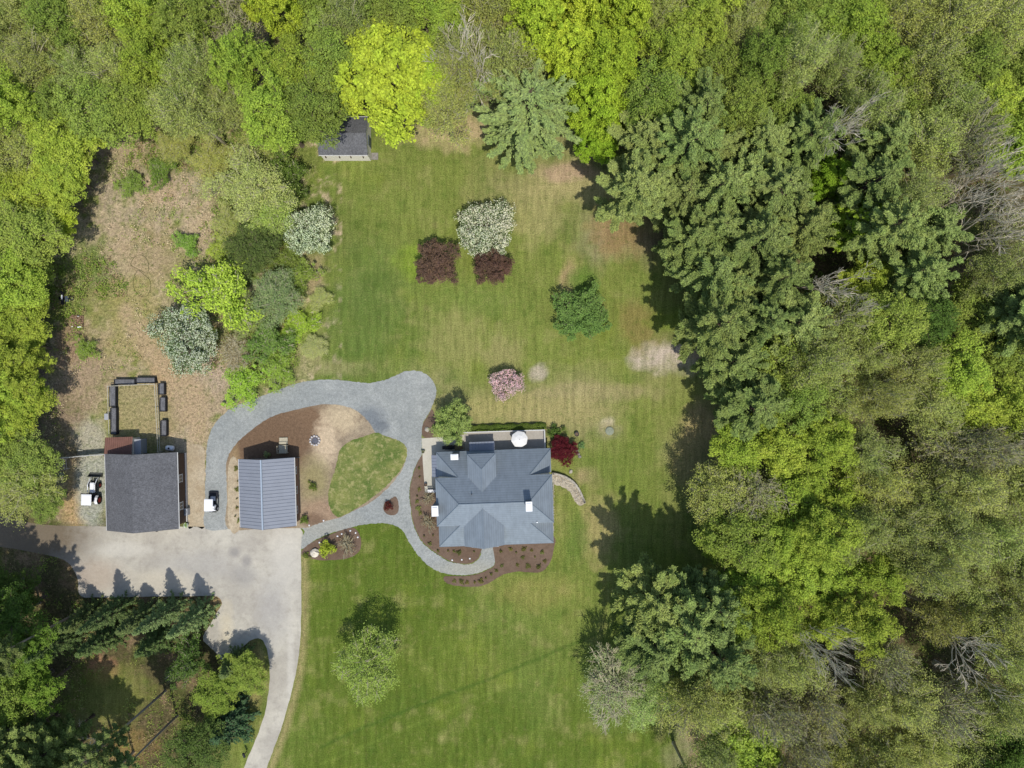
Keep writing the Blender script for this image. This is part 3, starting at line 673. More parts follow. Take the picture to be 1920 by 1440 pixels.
x, y = W(974, 824, 2.6); um = thing('patio_umbrella', 'open white octagonal patio umbrella on the deck', 'umbrella', (x, y, .4))
R8 = 1.2; b = MB(); ring = [(R8 * math.cos(i * math.pi / 4 + .2), R8 * math.sin(i * math.pi / 4 + .2)) for i in range(8)]
for i in range(8):
    a, c = ring[i], ring[(i + 1) % 8]
    b.face((0, 0, 2.35), (a[0] * .5, a[1] * .5, 2.17), (c[0] * .5, c[1] * .5, 2.17)); b.face((a[0] * .5, a[1] * .5, 2.17), (a[0], a[1], 1.85), (c[0], c[1], 1.85), (c[0] * .5, c[1] * .5, 2.17))
    b.face((a[0], a[1], 1.85), (a[0], a[1], 1.72), (c[0], c[1], 1.72), (c[0], c[1], 1.85))
b.build('canopy', M('white_canvas', C(235, 232, 226, 1.15), .9, .05, 2), um)
b = MB(); b.tube([(0, 0, 0), (0, 0, 2.4)], .03, 8); b.build('pole', GREYP, um); b = MB(); b.lathe((0, 0, 0), [(.3, 0), (.3, .08), (.06, .14)], 14); b.build('base', BLACKM, um)
b = MB(); [b.tube([(0, 0, 2.3), (*ring[i], 1.86)], .012, 4) for i in range(8)]; b.build('ribs', GREYP, um)
b = MB(); b.lathe((0, 0, 2.34), [(.05, 0), (.03, .1), (.005, .14)], 8); b.build('finial', M('mid_grey'), um)

x, y = W(842, 838); o = thing('barbecue', 'black covered barbecue on the patio behind the house', 'barbecue', (x, y, .05), .03)
b = MB(); b.box((0, 0, .45), (1.0, .55, .8), bev=.04); b.build('cart', BLACKM, o); b = MB(); b.tube([(-.5, 0, .92), (.5, 0, .92)], .3, 14); b.build('lid', BLACKM, o, True)
b = MB(); [b.box((s * .72, 0, .82), (.36, .5, .05)) for s in (-1, 1)]; b.build('side_shelf', BLACKM, o)
b = MB(); b.tube([(-.3, -.3, 1.0), (.3, -.3, 1.0)], .02, 6); b.build('handle', GREYP, o)
x, y = W(860, 837); o = thing('patio_table', 'brown wooden table between the barbecue and the porch', 'table', (x, y, .05), .3)
WB = M('brown_wood', C(132, 116, 84), .8, .2, 4)
b = MB(); [b.box((0, -.36 + i * .18, .74), (1.2, .16, .05)) for i in range(5)]; b.build('tabletop', WB, o)
for sx in (-1, 1):
    for sy in (-1, 1): b = MB(); b.box((sx * .5, sy * .32, .36), (.08, .08, .7)); b.build('leg', WB, o)
x, y = W(811, 919.5); o = thing('bench', 'white garden bench at the south end of the side patio', 'bench', (x, y, .05), .03)
b = MB(); [b.box((0, -.16 + i * .12, .44), (1.3, .1, .04)) for i in range(4)]; b.build('seat', WHITEP, o); b = MB(); [b.box((0, .28, .62 + i * .13), (1.3, .04, .1)) for i in range(3)]; b.build('backrest', BLACKM, o)
for sx in (-1, 1): b = MB(); b.box((sx * .58, 0, .21), (.06, .5, .42)); b.build('leg', WHITEP, o)
def pot(px, py, lab, mat, r, plant=None):
    x, y = W(px, py); o = thing('flower_pot', lab, 'pot', (x, y, .05))
    b = MB(); b.lathe((0, 0, 0), [(r * .7, 0), (r, .4), (r * 1.08, .46), (r * .9, .46), (r * .85, .36)], 16); b.build('pot', mat, o)
    b = MB(); b.lathe((0, 0, .34), [(r * .86, 0), (r * .5, .05), (.02, .06)], 12); b.build('soil', MULCH, o); return o
pot(799, 908, 'round black pot on the side patio north of the white bench', BLACKM, .22)
GP = pot(794, 846.5, 'round pot of green plant at the west edge of the patio beside the gravel', STONEG, .22)
pot(1081, 813.5, 'round black-rimmed pot standing in the grass right of the red maple', BLACKM, .32)

# ------------------------------------------------------------------ stones, fire pit, walls
def rock(name, px, py, r, h, mat, label, cat, seed, group=None, z=0.0, rx=1.0):
    rr = random.Random(seed); b = MB(); n = 9; rings = [(.75, -.1), (1.0, .25), (.88, .65), (.5, .95), (.12, 1.0)]
    for q, zz in rings:
        for k_ in range(n):
            a = 2 * math.pi * k_ / n; s = r * q * rr.uniform(.82, 1.15); b.v.append((s * math.cos(a) * rx, s * math.sin(a), zz * h * rr.uniform(.9, 1.05)))
    for i in range(len(rings) - 1):
        for k_ in range(n): j = (k_ + 1) % n; b.f.append([i * n + k_, i * n + j, (i + 1) * n + j, (i + 1) * n + k_])
    b.f.append([(len(rings) - 1) * n + k_ for k_ in range(n)])
    o = b.build(name, mat); x, y = W(px, py); o.location = (x, y, z)
    return tag(o, label, cat, group)
rock('boulder', 591, 1036, .66, .75, M('white_boulder', C(226, 216, 196, 1.15), .9, .12, 2, fine=.12), 'large pale boulder in the mulch bed beside the concrete apron', 'boulder', 3)
rock('boulder', 801, 805, .36, .4, STONE, 'pale boulder in the wedge bed above the patio corner', 'boulder', 4)
rock('boulder', 1070, 884, .3, .3, STONE, 'pale stone above the curved stone wall right of the house', 'boulder', 5)
for i, (px, py) in enumerate(((1084, 851), (1087, 856), (1082, 845))): rock('rock', px, py, .26, .25, STONEG, ['grey stone right of the red maple, middle one', 'grey stone right of the red maple, lowest one', 'grey stone right of the red maple, topmost one'][i], 'rock', 60 + i, 'stones beside the red maple')
x, y = W(591, 826); fp = thing('fire_pit', 'round fire pit ringed with pale stones in the brown bed', 'fire pit', (x, y, .03))
for i in range(11):
    a = i * 2 * math.pi / 11; b = MB(); b.box((.66 * math.cos(a), .66 * math.sin(a), .16), (.34 * rng.uniform(.8, 1.1), .3, .32 * rng.uniform(.8, 1.2)), a + rng.uniform(-.3, .3), .85, .05)
    b.build('stone', M('pit_stone', C(214, 208, 204), .9, .15, 5, fine=.1), fp)
b = MB(); b.lathe((0, 0, 0), [(.5, 0), (.42, .08), (.02, .11)], 14); b.build('ash', M('ash', C(104, 104, 112), .95, .2, 5), fp)
# curved dry stone wall
wl = thing('stone_wall', 'curved dry stone retaining wall right of the house', 'wall', (*W(1035, 886), 0))
wp = spline([(1036, 887), (1050, 890), (1064, 896), (1076, 905), (1085, 917), (1092, 932), (1096, 942)], 10, False)
b = MB(); ox, oy = W(1035, 886)
for i, p_ in enumerate(wp[:-1]):
    x, y = W(*p_); x2, y2 = W(*wp[i + 1]); a = math.atan2(y2 - y, x2 - x)
    for lv in range(3): b.box((x - ox, y - oy, .13 + lv * .22), (rng.uniform(.1, .14) * 1.0 + .02, .3 + rng.uniform(-.05, .06), .2), a + rng.uniform(-.15, .15), .92)
b.build('stones', STONE, wl)
# stone edging at east foot of the house
b = MB(); 
for i in range(40):
    x, y = W(1037.5 + rng.uniform(-1, 1), 905 + i * 2.4); b.box((x, y, .06), (.18 * rng.uniform(.7, 1.2), .16, .12), rng.uniform(0, 3), .8)
tag(b.build('stone_edging', STONE), 'line of pale edging stones along the east wall of the house', 'edging')
for i, (px, py) in enumerate(((599, 1017), (633, 1005), (641, 1001), (657, 995), (667, 999), (671, 1007), (848, 1050), (866, 1049), (881, 1047), (580, 985), (607, 976))):
    rock('white_rock', px, py, .13, .14, WHITEP, ['small white stone in the boulder bed, %s' % s for s in ('left of the others', 'second from left', 'third from left', 'top one of the right cluster', 'middle right one', 'rightmost')][i] if i < 6 else ['leftmost small white stone in the mulch left of the front door path', 'middle small white stone in the mulch left of the front door path', 'rightmost small white stone in the mulch left of the front door path', 'small white stone right of the garage corner', 'small white stone at the south edge of the bare soil bed'][i - 6], 'stone', 90 + i, 'small white stones in the beds', .04)

# ------------------------------------------------------------------ machines
TYRE = M('tyre_rubber', C(40, 40, 42), .9, .15, 6); REDP = M('red_rim', C(150, 34, 34), .5, .08, 3)
def wheel(parent, c, r, w, rimm):
    x, y, z = c; b = MB()
    b.tube([(x - w / 2, y, z), (x - w * .42, y, z), (x + w * .42, y, z), (x + w / 2, y, z)], [r * .86, r, r, r * .86], 20)
    for i in range(16):
        a = i * math.pi / 8; b.box((x, y + math.cos(a) * r, z + math.sin(a) * r), (w * .9, .06, .06))
    wv = b.build('wheel', TYRE, parent); b = MB()
    s = 1 if x > 0 else -1
    b.tube([(x + s * w * .3, y, z), (x + s * (w / 2 + .02), y, z), (x + s * (w / 2 + .05), y, z)], [r * .58, r * .58, r * .2], 16); b.build('rim', rimm, wv); return wv
x, y = W(180.5, 922); tr = thing('tractor', 'white compact tractor with front loader and red rims parked west of the barn', 'tractor', (x, y, 0), -.03)
b = MB(); b.box((0, .75, .95), (.62, 1.5, .55), bev=.1); b.build('hood', WHITEP, tr, False)
b = MB(); b.box((0, 1.52, .9), (.6, .06, .5)); b.build('grille', BLACKM, tr)
b = MB(); b.box((0, .2, .6), (.5, 3.0, .3), bev=.04); b.box((0, -.75, .75), (.95, 1.2, .2)); b.build('chassis', BLACKM, tr)
for s in (-1, 1):
    wheel(tr, (s * .72, -1.05, .62), .62, .36, REDP); wheel(tr, (s * .66, 1.05, .40), .40, .26, REDP)
    b = MB(); P = [(-1.72 + .1, .75), (-1.55, 1.15), (-1.1, 1.38), (-.65, 1.25), (-.4, .95)]
    for (a0, z0), (a1, z1) in zip(P[:-1], P[1:]): b.face((s * .5, a0, z0), (s * .5, a1, z1), (s * .92, a1, z1), (s * .92, a0, z0))
    b.build('fender', WHITEP, tr, thick=.04)
    b = MB(); b.tube([(s * .5, .1, 1.25), (s * .5, 1.2, 1.35), (s * .5, 1.9, .8), (s * .5, 2.2, .35)], .065, 6); b.build('loader_arm', WHITEP, tr)
    b = MB(); b.tube([(s * .48, .3, .6), (s * .5, 1.6, .95)], .04, 6); b.build('hydraulic_ram', BLACKM, tr)
b = MB(); b.face((-.9, 2.25, .75), (.9, 2.25, .75), (.9, 2.2, .12), (-.9, 2.2, .12)); b.face((-.9, 2.2, .12), (.9, 2.2, .12), (.9, 2.75, .08), (-.9, 2.75, .08))
for s in (-1, 1): b.face((s * .9, 2.25, .75), (s * .9, 2.2, .12), (s * .9, 2.75, .08))
b.build('bucket', M('dark_steel', C(86, 88, 84), .5, .2, 3), tr, thick=.05)
b = MB(); b.box((0, -.85, 1.0), (.5, .5, .14), bev=.05); b.box((0, -1.12, 1.28), (.48, .1, .5), bev=.03); b.build('seat', BLACKM, tr)
b = MB(); b.tube([(0, -.1, 1.1), (0, -.3, 1.35)], .03, 6); b.tube([(.2 * math.cos(a), -.33 + .2 * math.sin(a) * .8, 1.38 + .08 * math.sin(a)) for a in [i * math.pi / 6 for i in range(13)]], .02, 5, False); b.build('steering_wheel', BLACKM, tr)
b = MB(); [b.tube([(sx * .5, yy, .9), (sx * .52, yy, 2.35)], .035, 6) for sx in (-1, 1) for yy in (-1.45, -.05)]; b.build('canopy_frame', BLACKM, tr)
b = MB(); b.box((0, -.78, 2.4), (1.42, 1.55, .12), 0, .92, .05); b.build('canopy', WHITEP, tr)
b = MB(); b.box((0, 0.02, 2.15), (1.7, .07, .05)); [b.box((s * .95, .02, 1.9), (.18, .05, .22)) for s in (-1, 1)]; b.build('mirror_bar', BLACKM, tr)

x, y = W(402, 941); mw = thing('riding_mower', 'small white and black riding mower with white sun canopy on the gravel drive', 'mower', (x, y, 0), -.02)
b = MB(); b.box((0, 1.15, .25), (1.3, .85, .22), bev=.1); b.build('mower_deck', BLACKM, mw)
b = MB(); b.box((0, .55, .5), (.8, .7, .3), 0, .85, .06); b.build('footwell', M('pale_grey_paint', C(190, 192, 198), .4, .05, 3), mw)
b = MB(); b.box((0, -.75, .65), (.95, .9, .45), 0, .9, .08); b.build('engine_cover', WHITEP, mw)
b = MB(); b.box((0, -.1, .42), (.8, 1.9, .2)); b.build('chassis', BLACKM, mw)
for s in (-1, 1): wheel(mw, (s * .55, -.85, .34), .34, .28, GREYP); wheel(mw, (s * .5, .75, .2), .2, .18, GREYP)
b = MB(); b.box((0, -.15, .72), (.5, .5, .14), bev=.05); b.box((0, -.42, 1.0), (.48, .12, .5), bev=.04); b.build('seat', M('grey_vinyl', C(92, 88, 92), .6, .1, 3), mw)
for s in (-1, 1): b = MB(); b.tube([(s * .32, -.1, .6), (s * .34, .25, .95), (s * .2, .3, 1.0)], .025, 6); b.build('control_lever', BLACKM, mw)
b = MB(); [b.tube([(s * .42, -1.0, .7), (s * .44, -.55, 1.95)], .03, 6) for s in (-1, 1)]; b.tube([(-.44, -.55, 1.95), (-.44, .4, 1.97)], .025, 6); b.tube([(.44, -.55, 1.95), (.44, .4, 1.97)], .025, 6); b.build('roll_bar', BLACKM, mw)
b = MB(); b.box((0, -.15, 2.02), (1.22, 1.7, .08), 0, .95, .04); b.build('canopy', WHITEP, mw)
b = MB(); b.tube([(-.5, -1.35, .4), (.5, -1.35, .4)], .07, 8); b.tube([(.64, -1.3, .4), (.68, .9, .35)], .05, 6); b.tube([(-.64, -1.3, .4), (-.68, .9, .35)], .05, 6); b.build('bumper', BLACKM, mw)

x, y = W(126, 561); o = thing('log_splitter', 'small black towed log splitter on the grass at the clearing edge', 'implement', (x, y, 0), 0)
b = MB(); b.box((-.25, 0, .65), (.3, 1.75, .25)); b.box((-.25, .9, .85), (.35, .25, .5)); b.build('beam', BLACKM, o)
b = MB(); b.box((.3, 0, .5), (.5, .8, .3), bev=.03); b.build('fuel_tank', M('dark_blue_paint', C(74, 84, 96), .5, .1, 3), o)
b = MB(); b.tube([(-.25, -.1, .85), (-.25, .5, .85)], .09, 8); b.build('ram', WHITEP, o)
wheel(o, (.85, .1, .33), .33, .2, GREYP); wheel(o, (-.72, .1, .33), .33, .2, GREYP)
b = MB(); b.tube([(-.72, .1, .33), (.85, .1, .33)], .04, 6); b.build('axle', BLACKM, o)
b = MB(); b.tube([(0, -.4, .5), (.05, -1.0, .45), (0, -1.7, .35)], .04, 6); b.build('tow_bar', BLACKM, o)
x, y = W(146, 603); o = thing('debris_pallet', 'square wooden pallet piled with brown scrap below the log splitter', 'pallet', (x, y, 0), -.05)
b = MB(); [b.box((0, -.8 + i * .2, .14), (1.75, .15, .04)) for i in range(9)]; [b.box((s * .8, 0, .06), (.1, 1.75, .11)) for s in (-1, 0, 1)]; b.build('pallet', M('scrap_wood', C(150, 122, 98), .9, .3, 2, fine=.2), o)
b = MB()
for i in range(46): b.box((rng.uniform(-.72, .72), rng.uniform(-.75, .75), rng.uniform(.18, .4)), (rng.uniform(.15, .8), rng.uniform(.08, .2), rng.uniform(.03, .12)), rng.uniform(0, 3))
b.build('scrap', M('scrap_wood'), o); b = MB(); b.box((.5, -.8, .36), (.55, .16, .12), .1); b.box((-.6, -.78, .3), (.25, .12, .1), .4); b.box((.2, .75, .3), (.2, .1, .1), .2); b.build('white_offcut', WHITEP, o)
# rings of hose on dirt
hp = spline([(250, 485), (262, 478), (274, 484), (279, 500), (276, 512), (262, 506), (246, 497)], 8, True)
b = MB(); b.tube([(*W(*p_), .03) for p_ in hp] + [(*W(*hp[0]), .03)], .03, 5)
h2 = spline([(257, 508), (250, 525), (252, 542), (262, 554), (274, 556), (282, 542), (281, 526), (270, 515), (262, 508)], 8, True); b.tube([(*W(*p_), .035) for p_ in h2], .03, 5)
tag(b.build('hose', M('dark_green_hose', C(104, 104, 66), .7, .1, 3)), 'thin dark hose looped in two rings on the bare ground', 'hose')
# scattered stones along the curved bed
b = MB()
for i in range(60):
    f_ = rng.random(); px = 1040 + f_ * 50 + rng.uniform(-5, 5); py = 897 + f_ * f_ * 42 + rng.uniform(-6, 6); x, y = W(px, py)
    b.box((x, y, .07), (rng.uniform(.08, .3), rng.uniform(.08, .22), rng.uniform(.08, .16)), rng.uniform(0, 3), .7)
tag(b.build('rubble', STONE), 'loose pale rubble in the curved bed right of the house', 'rubble', kind='stuff')
# two logs and a grey lid by the left wood
b = MB(); b.tube([(*W(145, 844), .1), (*W(157, 845), .1)], .1, 8); tag(b.build('plank', WOODG), 'short pale plank lying north of the white fence', 'plank')
b = MB(); b.lathe((0, 0, 0), [(.62, 0), (.62, .12), (.5, .2), (.1, .24)], 18); o = b.build('septic_lid', M('greenish_lid', C(150, 156, 134), .8, .15, 4)); o.location = (*W(1143, 808), 0); tag(o, 'round grey-green septic lid in the lawn right of the house', 'lid')
b = MB(); b.lathe((0, 0, 0), [(.4, 0), (.4, .1), (.3, .16), (.1, .18)], 16); o = b.build('drain_cover', M('greenish_lid')); o.location = (*W(115, 890), 0); tag(o, 'round greenish cover at the left wood edge by the fence', 'lid')
o = thing('mailbox', 'small black mailbox on a post beside the drive at the bottom edge', 'mailbox', (*W(463, 1408), 0), .4)
b = MB(); b.box((0, 0, .55), (.1, .1, 1.1)); b.build('post', WB, o); b = MB(); b.box((0, 0, 1.2), (.3, .7, .3), bev=.08); b.build('box', BLACKM, o)

# ------------------------------------------------------------------ foliage
def cards(P, Nn, size, aspect, along=None, seed=0, fold=0.0):
    """one diamond-ish leaf face per point"""
    r = np.random.RandomState(seed); n = len(P)
    Nn = Nn / (np.linalg.norm(Nn, axis=1, keepdims=True) + 1e-9)
    if along is None: along = r.randn(n, 3)
    T = along - Nn * (along * Nn).sum(1, keepdims=True); T /= (np.linalg.norm(T, axis=1, keepdims=True) + 1e-9)
    Bt = np.cross(Nn, T); s = (size * (0.65 + .7 * r.rand(n)))[:, None]
    V = np.stack([P - T * s * .5, P + Bt * s * .5 * aspect - T * s * .05, P + T * s * .5, P - Bt * s * .5 * aspect + T * s * .08], 1)
    return V.reshape(-1, 3), np.repeat(r.rand(n), 4)
def leaf_mesh(name, V, rnd, mat):
    me = bpy.data.meshes.new(name); F = np.arange(len(V)).reshape(-1, 4); fastmesh(me, V, F)
    a = me.attributes.new('rnd', 'FLOAT', 'POINT'); a.data.foreach_set('value', rnd.astype(np.float32))
    me.materials.append(mat); return me
def limb(b, p0, p1, r0, r1, r, n=5, sag=.12, segs=3):
    p0 = Vector(p0); p1 = Vector(p1); L = (p1 - p0).length; pts = []
    for i in range(segs + 1):
        t = i / segs; q = p0.lerp(p1, t)
        if 0 < i < segs: q += Vector((r.uniform(-1, 1), r.uniform(-1, 1), r.uniform(.2, 1))) * L * sag * .5
        pts.append(q)
    b.tube(pts, [r0 + (r1 - r0) * i / segs for i in range(segs + 1)], n, False); return pts

def template_deciduous(seed, R=4.0, H=16.0, base=.42, nclump=95, per=95, cr=.75, leaf=.30, twigs=0, aspect=.75, bark=BARK, lobes=.22, flat=.62, mat=LEAF, shell=.45, twr=.022):
    r = random.Random(seed); q = np.random.RandomState(seed)
    ph = q.rand(4) * 6.28; am = q.rand(4) * lobes
    zc = H * (base + 1) / 2; hz = H * (1 - base) / 2
    CC = []
    while len(CC) < nclump:
        d = q.randn(3); d /= np.linalg.norm(d)
        if d[2] < -.55: continue
        a = math.atan2(d[1], d[0]); k_ = 1 + sum(am[i] * math.sin((i + 2) * a + ph[i]) for i in range(4)) - lobes * .3
        rad = q.rand() ** shell; rad = max(rad, .25)
        c = np.array([d[0] * R * k_, d[1] * R * k_, d[2] * hz * (1 if d[2] > 0 else .75)]) * rad * .92
        if all(np.linalg.norm((c - e) * np.array([1, 1, .7])) > cr * .55 for e in CC[-60:]) or q.rand() < .15: CC.append(c)
    CC = np.array(CC); CC[:, 2] += zc
    P = []; Nn = []
    for c in CC:
        m = int(per * r.uniform(.6, 1.4)); s = cr * r.uniform(.5, 1.5); d = q.randn(m, 3); d /= np.linalg.norm(d, axis=1, keepdims=True)
        rr = s * (q.rand(m, 1) ** .38); rr *= 1 + .25 * np.sin(d[:, :1] * 5 + d[:, 1:2] * 4 + r.random() * 6)
        p = c + d * rr * np.array([1, 1, flat]); P.append(p); Nn.append(d * .55 + np.array([0, 0, .75]) + q.randn(m, 3) * .5)
    P = np.concatenate(P); Nn = np.concatenate(Nn)
    V, rnd = cards(P, Nn, leaf, aspect, seed=seed)
    crown = leaf_mesh('crown', V, rnd, mat)
    b = MB(); tr_ = max(.14, R * .06)
    top = H * .8; jx, jy = r.uniform(-.4, .4), r.uniform(-.4, .4)
    b.tube([(0, 0, -.1), (0, 0, .3), (jx * .4, jy * .4, H * base * .8), (jx, jy, H * .62), (jx * 1.3, jy, top)], [tr_ * 1.5, tr_, tr_ * .8, tr_ * .5, tr_ * .15], 8)
    ordr = list(range(len(CC))); r.shuffle(ordr)
    for i in ordr[:int(24 + twigs * .05)]:
        c = CC[i]; z0 = max(H * base * .75, min(H * .7, c[2] - np.hypot(c[0], c[1]) * .9))
        limb(b, (jx * z0 / top, jy * z0 / top, z0), c, tr_ * .36, tr_ * .08, r, 5)
    if twigs:
        for i in range(twigs):
            c = CC[r.randrange(len(CC))]; out = Vector((c[0], c[1], (c[2] - H * base) * .9)).normalized()
            d = (out + Vector((r.gauss(0, .35), r.gauss(0, .35), r.gauss(.1, .3)))).normalized(); L = cr * r.uniform(1.2, 2.6)
            p0 = Vector(c) - d * L * .5; b.tube([p0, Vector(c) + Vector((r.gauss(0, .1),) * 3) * .6, Vector(c) + d * L * .5], [twr * 1.4, twr, twr * .5], 3, False)
    tm = b
    return crown, tm, bark
def template_pine(seed, R=4.0, H=19.0, base=.35, lv=12, nb=7, dens=150, bark=BARKD, spruce=False, nl=.27, lat=.85, wd=.165):
    r = random.Random(seed); q = np.random.RandomState(seed); b = MB(); P = []; Nn = []; Al = []
    tr_ = .24 if not spruce else .14
    b.tube([(0, 0, -.1), (0, 0, .4), (0, 0, H * .5), (0, 0, H)], [tr_ * 1.4, tr_, tr_ * .7, .03], 8)
    for i in range(lv):
        t = i / (lv - 1); z = H * (base + (1 - base) * t ** .9 * .985)
        if spruce: L0 = R * (1 - t) ** .85 + .15
        else: L0 = R * (math.sin(math.pi * min(1, (1 - t) * .62 + .06)) ** .7) * (1 if t < .85 else .75)
        m = max(4, int(nb * (1 if t < .8 else .8)))
        for j in range(m):
            a = 2 * math.pi * (j + r.random() * .7) / m + i * 1.3; L = L0 * r.uniform(.55, 1.2)
            ca, sa = math.cos(a), math.sin(a); up = (-.28 if spruce else .22 + .5 * t) * L
            pts = []
            for k_ in range(5):
                f_ = k_ / 4; pts.append(Vector((ca * L * f_, sa * L * f_, z + up * f_ ** 1.6 + (.05 * L * f_ ** 3 if not spruce else .14 * L * f_ ** 3))))
            b.tube(pts, [.055, .045, .035, .025, .012], 4, False)
            nsh = max(3, int(L * 3.0)); 
            for s_ in range(nsh):
                f_ = .28 + .72 * (s_ + r.random()) / nsh; k2 = min(3, int(f_ * 4)); c = pts[k2].lerp(pts[k2 + 1], f_ * 4 - k2)
                side = r.choice((-1, 1)); sl_ = (lat if not spruce else .5) * (1.15 - f_ * .7) * r.uniform(.5, 1.1) * (L / 3 + .25)
                dr = Vector((ca * .95 - sa * side * .62, sa * .95 + ca * side * .62, (.25 if not spruce else -.12))).normalized()
                if s_ == nsh - 1: dr = Vector((ca, sa, .3 if not spruce else 0)); sl_ *= .6
                mm = int(dens * sl_ / .8) + 6
                tt = q.rand(mm) ** .8; w = wd if not spruce else .09
                pp = np.array(c)[None] + np.array(dr)[None] * (tt * sl_)[:, None] + q.randn(mm, 3) * np.array([w, w, w * .55]) * (1.15 - tt[:, None] * .6)
                P.append(pp); al = np.array(dr)[None] + q.randn(mm, 3) * .35; Al.append(al); Nn.append(np.array([0, 0, .9]) + q.randn(mm, 3) * .5)
    P = np.concatenate(P); V, rnd = cards(P, np.concatenate(Nn), nl, .36, np.concatenate(Al), seed)
    return leaf_mesh('crown', V, rnd, NEEDLE), b, bark
def template_bare(seed, R=4.0, H=16.0, depth=6, bark=BARKG, r0=.22, spread=.62):
    r = random.Random(seed); b = MB(); tw = MB()
    def rec(p, d, L, rad, lev):
        segs = 3; pts = [p]; dd = d.copy()
        for i in range(segs):
            dd = (dd + Vector((r.gauss(0, .13), r.gauss(0, .13), r.gauss(.05, .08)))).normalized(); pts.append(pts[-1] + dd * L / segs)
        (b if lev <= 1 else tw).tube(pts, [rad * (1 - .4 * i / segs) for i in range(segs + 1)], 6 if lev < 2 else (4 if lev < 4 else 3), False)
        if lev >= depth: return
        n = 4 if lev == 0 else r.choice((2, 3, 3, 4))
        for j in range(n):
            t_ = r.uniform(.45, 1.0) if lev else r.uniform(.6, 1.0); k_ = min(segs - 1, int(t_ * segs)); q_ = pts[k_].lerp(pts[k_ + 1], t_ * segs - k_)
            s = spread * r.uniform(.6, 1.2); a = r.uniform(0, 6.28)
            side = dd.cross(Vector((math.cos(a), math.sin(a), .3))).normalized()
            nd = (dd + side * s * 1.3 + Vector((0, 0, .14))).normalized()
            rec(q_, nd, L * r.uniform(.55, .8), max(.028, rad * r.uniform(.42, .6)), lev + 1)
    rec(Vector((0, 0, -.1)), Vector((0, 0, 1)), H * .42, r0, 0)
    return tw, b, bark

TPL = {}
def add_template(key, tup, cat='tree', name='tree'):
    crown, tb, bark = tup
    if isinstance(crown, MB):
        me = bpy.data.meshes.new('crown'); me.from_pydata(crown.v, [], crown.f); me.update(); me.materials.append(bark); crown = me
    tm = bpy.data.meshes.new('trunk'); tm.from_pydata(tb.v, [], tb.f); tm.update(); tm.materials.append(bark)
    co = np.zeros(len(crown.vertices) * 3, np.float32); crown.vertices.foreach_get('co', co); co = co.reshape(-1, 3)
    rr_ = float(np.percentile(np.hypot(co[:, 0], co[:, 1]), 96))
    TPL.setdefault(key, []).append((crown, tm, name, rr_))
for s in range(3):
    add_template('Y', template_deciduous(100 + s, 4, 14, .3, 260, 150, .48, .165, 0, .85, lobes=.16, shell=.3), name='maple_tree')
    add_template('y', template_deciduous(120 + s, 4, 17, .42, 230, 115, .56, .165, 160, lobes=.24, shell=.4), name='leafy_tree')
    add_template('g', template_deciduous(140 + s, 4, 17, .42, 230, 105, .60, .155, 240, lobes=.25, shell=.42), name='leafy_tree')
    add_template('l', template_deciduous(160 + s, 4, 18, .40, 240, 68, .74, .14, 420, bark=TWIG, lobes=.25, shell=.5, flat=.9), name='budding_tree')
    add_template('o', template_deciduous(180 + s, 4, 18, .40, 240, 62, .74, .135, 460, bark=TWIG, lobes=.25, shell=.5, flat=.9), name='budding_tree')
    add_template('r', template_deciduous(200 + s, 4, 18, .38, 220, 32, .80, .125, 1000, bark=TWIG, lobes=.2, shell=.55, flat=.9, twr=.03), name='budding_tree')
    add_template('p', template_pine(220 + s), name='pine_tree')
    if s == 0: add_template('Q', template_pine(233, 4, 17, .25, 14, 10, 150, lat=.5, wd=.10), name='pine_tree')
    add_template('k', template_bare(240 + s, depth=5), name='bare_tree')
for s in range(2):
    add_template('S', template_pine(260 + s, 2.0, 10, .06, 20, 10, 80, spruce=True, nl=.2), name='spruce_tree')
    add_template('T', template_pine(270 + s, 3.4, 22, .62, 9, 7, 120, bark=BARKT), name='pine_tree')
    add_template('w', template_deciduous(280 + s, 2.4, 5, .2, 150, 170, .36, .085, 200, mat=BLOSSOM, lobes=.2, shell=.4), name='blossom_tree')
    add_template('u', template_deciduous(290 + s, 2.4, 5, .15, 170, 120, .36, .115, 120, lobes=.14, shell=.45), name='small_tree')
    add_template('v', template_deciduous(320 + s, 2.4, 5, .05, 110, 110, .42, .12, 260, lobes=.42, shell=.8, bark=TWIG), name='small_tree')
    add_template('h', template_deciduous(300 + s, 1.0, 1.4, .0, 40, 42, .26, .13, 0, lobes=.3, shell=.4), name='shrub')
add_template('x', template_deciduous(310, 1.0, 1.2, .05, 34, 8, .3, .08, 160, lobes=.2, bark=TWIG, twr=.01), name='shrub')
DIM = {'v': (2.4, 5, .6), 'Q': (4, 17, .6), 'Y': (4, 14, .62), 'y': (4, 17, .7), 'g': (4, 17, .7), 'l': (4, 18, .7), 'o': (4, 18, .7), 'r': (4, 18, .7), 'p': (4, 19, .7), 'k': (4, 14, .7), 'S': (2, 10, .3), 'T': (3.4, 22, .85), 'w': (2.4, 5, .6), 'u': (2.4, 5, .6), 'h': (1, 1.4, .5), 'x': (1, 1.2, .5)}
KF = .645
COLS = {'v': C(112, 126, 58, .645), 'Y': C(147, 161, 47, KF), 'y': C(136, 151, 56, KF), 'g': C(122, 137, 60, KF), 'l': C(136, 143, 78, KF), 'o': C(140, 145, 76, KF), 'r': C(137, 141, 84, KF),
        'p': C(114, 127, 70, KF), 'Q': C(112, 128, 76, KF), 'k': (1, 1, 1), 'S': C(88, 102, 60, KF), 'T': C(104, 118, 68, KF), 'w': C(206, 208, 190, .92), 'u': C(112, 126, 58, KF), 'h': C(100, 112, 52, KF), 'x': C(130, 110, 80, KF)}
def vary(c, r, amt=.08):
    m = 1 + r.uniform(-amt * 2, amt * 1.8); return (c[0] * m * (1 + r.uniform(-amt * .7, amt)), c[1] * m, c[2] * m * (1 + r.uniform(-amt, amt * .4)))
